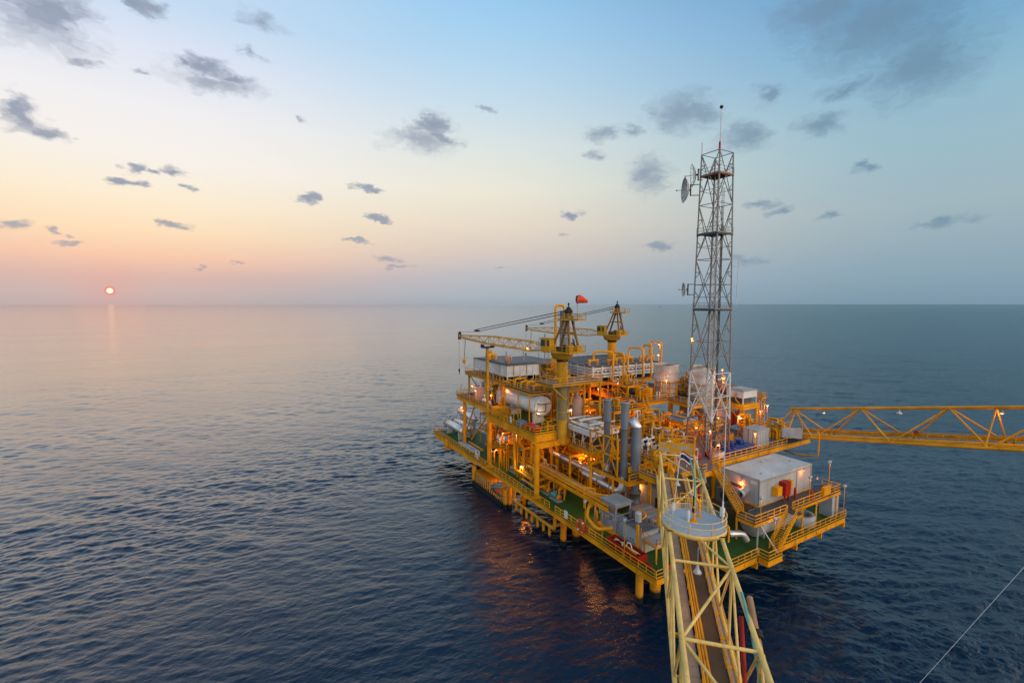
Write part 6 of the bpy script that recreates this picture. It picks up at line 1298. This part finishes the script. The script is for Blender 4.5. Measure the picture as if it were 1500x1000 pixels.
sp = [([(4.4,50.4,Z1),(4.4,50.4,9.4),(4.4,48.6,9.4),(4.4,48.6,Z1)],.28),([(3.0,47.4,Z1),(3.0,47.4,10.2)],.2),([(5.8,50,Z1),(5.8,50,8.6),(5.8,47.8,8.6)],.24)]
pipe_bank('yellow pipe arches under the small green corner platform', sp, YEL)
sp = []
for k in range(10):
    x = 9.5+k*.55; z = 12.6+.42*(k%4); sp.append(([(x,24.5,z),(x,53,z)], .11+.05*(k%3)))
pipe_bank('bank of orange lit pipes running the length of the platform inside', sp, ORA)
sp = []
for k in range(9):
    y = 26+k*2.6; z = 19.0+.4*(k%3); sp.append(([(9.5,y,z),(24,y,z),(24,y,Z2)], .13+.06*(k%3)))
pipe_bank('cross pipes with drops in the orange light above the main deck', sp, ORA)
sp = []
for k in range(6): sp.append(([(23.4,34+k*1.5,20.4+.3*(k%2)),(15,34+k*1.5,20.4+.3*(k%2)),(15,34+k*1.5,Z2)], .2))
pipe_bank('yellow bent pipes above the white piping skid', sp, YEL)
sp = [([(13.5,22.6,19.2),(15.5,22.6,20.2),(24,22.6,20.2)],.24),([(14,32.5,19),(14,32.5,21.5),(18,31,21.5),(24,31,21.5)],.28),([(20,20.4,18.0),(33,20.4,18.0)],.2)]
pipe_bank('yellow pipes between the piping skid and the steep stair', sp, YEL)
sp = [([(24.5+k*1.6,26.0,Z2),(24.5+k*1.6,26.0,19.4),(24.5+k*1.6,23.4,19.4),(24.5+k*1.6,23.4,Z2)],.18) for k in range(1,6)]
pipe_bank('row of yellow pipe arches under the upper deck edge', sp, ORA)
sp = [([(47.6,13+k*.7,Z2),(47.6,13+k*.7,18.2-.3*k),(44,12+k*.7,18.2-.3*k)],.14) for k in range(5)]
pipe_bank('yellow pipes at the landing of the right hand bridge', sp, YEL)
t = pipe_bank('hoop of yellow piping at the main deck corner beside the bridge end', [([(13.8,9,Z2),(13.8,9,18),(13.8,12,18),(13.8,12,Z2)],.12),([(12,8.6,Z2),(12,8.6,17.4),(15,8.6,17.4)],.1)], YEL)
for (x0, y0, x1, y1, z0, z1, m, lb) in ((10,36,14,44,Z2,18.6,ORA,'orange lit equipment module behind the white tank'),(16,47,22,53,Z2,20,ORA,'orange lit equipment module under the raised unit deck'),(27,49,40,56,Z2,22.5,RUST,'rust coloured wall module under the cooler'),(36,20,42,27,Z2,20.5,PINK,'faded pink module behind the radio tower'),(31,18.6,35.2,23.4,Z2,18.6,ORA,'orange generator module behind the radio tower'),(11,36.5,15,45,Z1,10.5,ORA,'orange lit module inside the lowest deck'),(20,24,32,33,Z1,10.8,RUST,'brown module inside the lowest deck')):
    t = thing('module', lb, 'module', ((x0+x1)/2,(y0+y1)/2,z0))
    build(MB().box(x0,y0,z0+.1,x1,y1,z1), 'casing', m, t)
    b = MB(); n = max(3, int((y1-y0)/1.1))
    for k in range(n+1): b.box(x0-.1,y0+(y1-y0)*k/n-.06,z0+.1,x0-.005,y0+(y1-y0)*k/n+.06,z1)
    n = max(3, int((x1-x0)/1.1))
    for k in range(n+1): b.box(x0+(x1-x0)*k/n-.06,y0-.1,z0+.1,x0+(x1-x0)*k/n+.06,y0-.005,z1)
    build(b, 'rib', m, t)
    build(MB().rail([(x0+.1,y0+.1,z1),(x1-.1,y0+.1,z1),(x1-.1,y1-.1,z1),(x0+.1,y1-.1,z1)],closed=True,toe=False), 'railing', YEL, t)
for (x, y, z, lb) in ((2.0,36.0,Z1,'blue drum with a red lid on the green deck by the corner column'),(5.6,56.4,Z1,'navy blue drum below the corner platform')):
    t = thing('steel_drum', lb, 'drum', (x,y,z)); build(MB().lathe((x,y,z),(0,0,1),[(.02,0),(.55,0),(.58,.3),(.55,.36),(.58,.9),(.55,1.2),(.02,1.2)],14), 'barrel', BLUE, t); build(MB().cyl((x,y,z+1.2),(x,y,z+1.25),.45,14), 'lid', RED if y < 50 else DGREY, t)
build(MB().box(8.8,17.6,Z1,9.9,20.4,7.7).box(8.7,17.5,7.7,10,20.5,7.85), 'red_chest', RED, None, label='low red chest on the green deck behind the gooseneck pipe', cat='chest')
build(MB().lathe((6.9,18.8,Z1),(0,0,1),[(.4,0),(.4,1.0),(.3,1.2),(.05,1.3)],14), 'green_bottle', TEAL, None, label='small green gas bottle beside the red chest', cat='bottle')
for (x, y) in ((2.4,56.2),(2.9,56.4)):
    pass
build(MB().box(.5,55.6,Z1+.05,.8,56.1,8.2).box(1.3,55.6,Z1+.05,1.6,56.1,7.8), 'instrument_panel', WHITE, None, label='white instrument panels at the start of the cantilever deck', cat='panel')
vc = thing('valve_cluster', 'white valve cluster on the small green corner platform', 'valves', (3.4,48.5,11.5))
for (x, y) in ((2.6,47.4),(3.6,47.6),(3.0,49.2),(4.2,49.4)): build(MB().cyl((x,y,11.5),(x,y,13.2),.22,10).ball((x,y,12.6),.42).cyl((x,y,13.2),(x,y,13.26),.36,12), 'valve', WHITE, vc)

def frame_module(label, x0, y0, x1, y1, zs, mat, seed, npipe=6):
    """open steel frame of several storeys with gratings, rails, bent pipes and valves"""
    q = random.Random(seed); t = thing('pipe_module', label, 'frame', ((x0+x1)/2,(y0+y1)/2,zs[0]))
    b = MB(); xs = [x0,(x0+x1)/2,x1]; ys = [y0,(y0+y1)/2,y1]
    for x in xs:
        for y in ys: b.beam((x,y,zs[0]),(x,y,zs[-1]),.2)
    for z in zs[1:]:
        for x in xs: b.ibeam((x,y0,z-.16),(x,y1,z-.16),.16,.3)
        for y in ys: b.ibeam((x0,y,z-.16),(x1,y,z-.16),.16,.3)
    for k in range(len(zs)-1):
        b.beam((x0,y0,zs[k]),(x0,ys[1],zs[k+1]-.3),.12).beam((x1,y0,zs[k]),(xs[1],y0,zs[k+1]-.3),.12)
    build(b, 'frame', mat, t)
    for z in zs[1:]:
        build(MB().box(x0+.1,y0+.1,z+.01,x1-.1,y1-.1,z+.05), 'grating', GRAT, t)
        build(MB().rail([(x0,y1,z+.05),(x0,y0,z+.05),(x1,y0,z+.05)]), 'railing', YEL, t)
    for z in zs:
        for k in range(npipe):
            x = q.uniform(x0+.4,x1-.6); y = q.uniform(y0+.4,y1-.8); h = q.uniform(.8,2.3); r = q.uniform(.09,.24); dx = q.uniform(-1.6,1.6); dy = q.uniform(-1.8,1.8)
            m = MB().pipe([(x,y,z+.05),(x,y,z+h),(x+dx,y,z+h),(x+dx,y+dy,z+h),(x+dx,y+dy,z+.05)], r, 8)
            if k % 2: m.cyl((x,y,z+h*.45),(x,y,z+h*.45+.07),r*2,10).cyl((x,y,z+h*.6),(x,y,z+h*.6+.07),r*2,10)
            if k % 3 == 0: m.ball((x,y,z+h*.5),r*1.9,8).cyl((x,y,z+h*.5),(x-.55,y,z+h*.5),.045,6).cyl((x-.55,y,z+h*.5),(x-.6,y,z+h*.5),.28,10)
            build(m, 'pipe', [YEL,ORA,YEL,GALV,ORA,YEL,WHITE][k%7], t)
        if q.random() < .8: 
            x = q.uniform(x0+1,x1-1); y = q.uniform(y0+1,y1-1); build(MB().vessel((x,y-.9,z+.9),(x,y+.9,z+.9),.45,12).box(x-.3,y-.6,z+.05,x+.3,y-.4,z+.6).box(x-.3,y+.4,z+.05,x+.3,y+.6,z+.6), 'receiver', q.choice([GREY,YEL,WHITE,TAN]), t)
    return t
frame_module('open yellow pipe frame right of the near crane pedestal, behind the piping skid', 15.2, 25.0, 23.0, 32.6, (Z2, 19.0, 21.8), YEL, 1, 8)
frame_module('tall open yellow pipe frame between the white tank and the cooler', 14.6, 42.0, 21.8, 46.6, (Z2, 19.6, 23.0), YEL, 2, 8)
frame_module('low yellow pipe frame on the main deck beside the steep stair foot', 19.4, 15.2, 24.0, 21.6, (Z2, 18.2), YEL, 3, 8)
frame_module('yellow pipe frame behind the grey cooling unit', 31.0, 17.0, 35.2, 18.4, (Z2, 18.4), ORA, 4, 5)
frame_module('open yellow pipe frame under the near end of the vessel deck', 3.2, 38.4, 7.8, 44.8, (Z1, 9.8, 13.0), YEL, 5, 9)
frame_module('open yellow pipe frame behind the long pipe rack', 9.4, 27.4, 14.0, 35.2, (Z1, 9.6), ORA, 6, 9)
frame_module('yellow pipe frame under the outer deck behind the heat exchangers', 6.8, 57.6, 11.0, 66.0, (Z1+.02, 10.4, 14.4), ORA, 7, 7)
frame_module('yellow pipe frame on the upper deck left of the wrapped stacks', 27.0, 33.6, 33.0, 40.0, (Z3, 24.4), YEL, 8, 7)
frame_module('yellow pipe frame on the main deck under the pedestal platform', 9.6, 33.2, 13.6, 35.8, (Z2, 19.4, 22.6), YEL, 9, 5)
frame_module('yellow pipe frame near the landing of the right hand bridge', 40.2, 13.8, 43.4, 16.0, (Z2, 18.4), YEL, 10, 5)
frame_module('yellow pipe frame behind the pink tank on the outer deck', 7.6, 56, 11.4, 63.6, (19.4, 22.0), YEL, 11, 6)
frame_module('yellow pipe frame on the upper deck right of the left wrapped stack', 40.4, 28.6, 45.0, 32.4, (Z3, 24.6), YEL, 12, 6)
frame_module('yellow pipe frame on the main deck below the left wrapped stack', 27.0, 21.8, 33.0, 25.4, (Z2, 18.6), YEL, 13, 8)
frame_module('yellow pipe frame beside the foot of the ladder tower', 44.4, 10.0, 47.6, 12.6, (Z2, 18.0), YEL, 14, 6)
frame_module('narrow yellow pipe frame between the exhaust stacks and the control building', 12.8, 17.8, 14.2, 22.6, (Z1, 9.6, 12.6), YEL, 15, 6)
frame_module('yellow pipe frame on the service platform beside the near crane', 9.4, 36.4, 13.2, 39.4, (25.4, 27.6), YEL, 16, 5)
frame_module('yellow pipe frame on the raised deck right of the white unit', 15.4, 48.2, 21.4, 51.6, (25.2, 27.4), YEL, 17, 6)
frame_module('low yellow pipe frame on the green deck under the thick risers', 2.4, 31.6, 7.4, 37.2, (Z1, 8.9), YEL, 18, 7)
frame_module('yellow pipe frame at the far end of the vessel deck', 3.4, 48.2, 8.6, 49.6, (ZM, 20.6), YEL, 19, 6)
frame_module('yellow pipe frame on the main deck behind the radio tower', 19.6, 13.2+8.4, 23.6, 24.4, (Z2, 18.0, 20.2), YEL, 20, 7)
frame_module('yellow pipe frame between the vessel deck and the raised unit deck', 9.6, 48.4, 13.4, 53.6, (Z2, 19.2, 22.0), YEL, 21, 7)
frame_module('low pipe frame on the main deck beside the bridge landing gantry', 9.0, 8.2, 13.2, 11.0, (Z2, 17.8), YEL, 22, 6)
frame_module('small pipe frame on the green deck below the stack platform', 8.9, 21.2, 12.0, 25.6, (Z1, 9.2), YEL, 23, 7)
# ------------------------------------------------------------------ lamps
lamp_post(8.6,81.4,Z1,13.0,'orange lamp on a thin post beyond the silver heat exchangers',watts=90)
lamp_post(2.0,50.6,19.4,22.4,'bright orange lamp by the boom rest foot, lower of two',kind='s',watts=170,out=(-.3,-.5))
lamp_post(1.5,57.0,19.4,22.4,'bright lamp beside the faded pink tank, seen left of the boom rest',watts=130)
lamp_post(2.6,61.2,19.4,22.8,'small lamp in front of the faded pink tank',watts=70)
bulkhead(4.2,47.4,24.4,'red orange lamp under the near edge of the raised unit deck','r',120)
bulkhead(9.6,47.4,24.4,'orange lamp under the raised unit deck, right of the other','r',140)
lamp_post(3.4,34.4,ZM,21.4,'small warm lamp in front of the white tank end',kind='w',watts=60,out=(.3,-.6))
bulkhead(*P1(9.5,.6,34.2),'orange lamp hanging from the near crane boom','s',90,.3)
lamp_post(9.0,30.2,ZM,22.3,'warm lamp on a tall yellow post at the vessel deck corner',kind='w',watts=90,out=(-.4,-.3))
bulkhead(24.5,40.6,23.6,'vivid orange lamp under the cooler, beside the tall yellow riser','r',260)
lamp_post(27.6,37.2,Z3,24.8,'bright lamp on the upper deck behind the railing corner',watts=120)
bulkhead(18.6,35.6,21.2,'orange lamp glowing deep behind the exhaust stacks','r',300)
lamp_post(44.5,41.0,27.9,32.6,'orange lamp on a post above the cooler',watts=100)
lamp_post(40.0,37.0,24.6,30.6,'orange lamp by the U pipe left of the radio tower',watts=120)
lamp_post(33.4,28.6,Z3,26.3,'bright lamp on a yellow post before the left wrapped stack',watts=200,out=(-.3,-.2))
bulkhead(*(corner(3,37.0)+Vector((-.2,-.1,0))),'orange lamp fixed to the left leg of the radio tower','s',80,.3)
lamp_post(43.2,22.0,Z3,26.9,'upper of two orange lamps right of the radio tower',watts=140); lamp_post(42.9,21.7,Z3,26.0,'lower of two orange lamps right of the radio tower',watts=80,out=(-.2,-.4))
lamp_post(48.6,26.0,Z2,27.8,'orange lamp on a tall thin post at the right end of the platform',watts=130)
lamp_post(45.4,23.2,Z3+3.7,26.6,'orange lamp over the rust brown hopper',watts=80)
lamp_post(50.6,16.4,Z2,21.2,'orange lamp at the right of the ladder tower',watts=130)
bulkhead(48.2,16.4,20.6,'warm lamp on the yellow ladder tower','s',120)
lamp_post(39.6,15.6,Z2,20.4,'bright lamp on a post under the white cabin, by the tower leg',watts=200,out=(-.4,-.3))
lamp_post(33.9,8.4,Z2,19.4,'bright lamp on a red banded post beside the grey container',watts=170,out=(-.3,-.1))
lamp_post(24.2,8.6,Z2,18.8,'orange hooked lamp at the foot of the radio tower',watts=190,out=(-.7,-.2))
bulkhead(*(corner(0,21.6)+Vector((-.3,0,0))),'orange lamp on the front leg of the radio tower','s',60,.3)
bulkhead(29.4,17.4,19.4,'orange lamp on the pipes behind the radio tower','s',120)
bulkhead(27.6,19.4,19.9,'vivid orange lamp under the grey cooling unit','r',330)
bulkhead(21.6,27.4,21.4,'vivid orange lamp beside the head of the middle exhaust stack','r',300)
lamp_post(14.6,12.4,Z2,18.6,'bright lamp among the white pipes right of the exhaust stacks',watts=240,out=(.2,-.4))
lamp_post(13.6,20.6,14.0,21.6,'small lamp beside the slanted hood of the thick stack',kind='s',watts=60,out=(-.3,-.2))
bulkhead(9.4,27.4,14.6,'orange lamp over the upper silver duct, left of two','s',220); bulkhead(9.0,25.8,14.9,'orange lamp over the upper silver duct, right of two','s',160)
bulkhead(7.4,21.2,13.3,'orange lamp under the corner of the stack platform','s',160,.3)
bulkhead(14.1,17.4,10.8,'orange lamp on the wall of the control building','s',90,.2,.2)
lamp_post(2.6,38.0,Z1,9.9,'warm lamp among the thick yellow risers on the green deck',kind='w',watts=130)
bulkhead(22.7,3.6,14.5,'orange lamp with wide hood on the left wall of the white shelter','r',110,.15,.16)
bulkhead(34.6,.1,15.1,'orange lamp throwing a glow on the front wall of the white shelter','r',75,.1,.12)
bulkhead(16.6,-.4,9.4,'orange lamp glowing on the deck below the walkway','s',120)
for (s, lb) in ((7.4,'lit lamp under the top chord near the start of the right hand bridge'),(32.4,'lit lamp under the top chord at the far right of the bridge')): bulkhead(*GP(s,GW/2,GH-.3),lb,'s',90,.25,.22)
t = thing('hanging_lamp', 'unlit white lamp under the top chord in the middle of the right hand bridge', 'lamp', GP(20,GW/2,GH-.3)); q = GP(20,GW/2,GH-.3)
build(MB().lathe((q.x,q.y,q.z),(0,0,-1),[(.05,0),(.1,.3),(.35,.45),(.35,.6),(.02,.7)],12), 'lamp_head', WHITE, t)
for (s, t_, lb, wv) in ((24.6,2.15,'lit bell shaped lamp hanging over the bridge floor in the foreground',120),(5.2,1.9,'lit bell shaped lamp hanging in the far part of the foot bridge',100)):
    q = BP(s,t_,BZT-.2); t = thing('bell_lamp', lb, 'lamp', q, 'bell lamps over the foot bridge')
    build(MB().cyl(q+Vector((0,0,.3)),q-Vector((0,0,1.3)),.035,6).lathe(q-Vector((0,0,1.3)),(0,0,-1),[(.06,-.1),(.12,0),(.14,.25),(.32,.5),(.36,.62),(.33,.62),(.12,.3)],16), 'lamp_head', GALV, t)
    build(MB().ball(q-Vector((0,0,1.82)),.2,12), 'bulb', WARMW, t); light_at(t, q-Vector((0,0,2.15)), wv, (1,.6,.3))
for (x, y, zt, lit, lb) in ((.3,15.0,11.0,False,'floodlight on a yellow post beside the lifebuoy'),(.4,6.3,11.6,False,'floodlight over the red skip'),(2.6,53.6,10.6,False,'floodlight near the white board at the corner platform')): flood(x, y, Z1, zt, lb, lit)
for (x, y, zb, zt, lit, lb) in ((18.6,-2.4,11,14.2,True,'floodlight at the left corner of the shelter walkway'),(31.6,-2.4,11,14.8,True,'floodlight on the walkway right of the red cabinet'),(37.6,-2.3,11,16.2,True,'floodlight at the right corner of the white shelter'),(20.6,-3.4,Z1,11.0,True,'floodlight beside the lower stair'),(41.4,-3.0,Z1,11.6,True,'floodlight at the far right corner of the green deck')): flood(x, y, zb, zt, lb, lit, 60)
bulkhead(37.4,-.6,13.6,'small orange lamp by the right corner of the white shelter','r',20,.2,.16)
for (x, y, z, wv, lb) in ((2.0,45.2,15.4,330,'orange lamp under the outer edge of the vessel deck, far end'),(2.4,49,10.6,260,'orange lamp under the small corner platform'),(1.6,43.6,5.6,260,'lamp close under the deck edge by the boat landing steps'),(3.6,17.6,9.6,240,'orange lamp under the near end of the pipe rack'),(2.4,14.6,5.6,220,'lamp close under the deck edge below the lifebuoy'),(3.4,38,5.4,500,'lamp under the lowest deck near the boat landing'),(3.0,46,5.4,500,'lamp under the lowest deck over the boat landing'),(4.6,20,5.4,120,'lamp under the lowest deck near the lifebuoy'),(5,11,5.5,160,'lamp under the near end of the lowest deck')): bulkhead(x,y,z,lb,'s',wv,.3)
for (x, y, z, wv, lb) in ((5.4,35,15.4,420,'orange lamp inside above the pipe rack, far end'),(9.2,23.6,14.9,200,'orange lamp inside above the pipe rack, near end'),(4.4,42,15.9,480,'orange lamp inside below the white tank'),(12,49,14.6,420,'orange lamp inside below the raised unit deck'),(4.5,54,17.8,500,'orange lamp inside behind the corner platform'),(16,33,20.8,460,'orange lamp inside behind the near crane pedestal'),(22,45,21.5,460,'orange lamp inside behind the white tank'),(34,33,20.9,450,'orange lamp inside under the upper deck'),(38,19,19.9,160,'orange lamp inside behind the blue drums'),(20,8.6,10.6,120,'orange lamp inside under the main deck by the long stair'),(7.5,58,17.9,500,'orange lamp inside under the outer deck'),(30,40,20.9,500,'orange lamp inside under the middle of the upper deck')): bulkhead(x,y,z,lb,'s',wv*.55,.35)
scene.cycles.use_light_tree = True
scene.cycles.max_bounces = 6; scene.cycles.diffuse_bounces = 1; scene.cycles.glossy_bounces = 3; scene.cycles.transparent_max_bounces = 6
scene.cycles.sample_clamp_indirect = 4.0; scene.cycles.caustics_reflective = False; scene.cycles.caustics_refractive = False
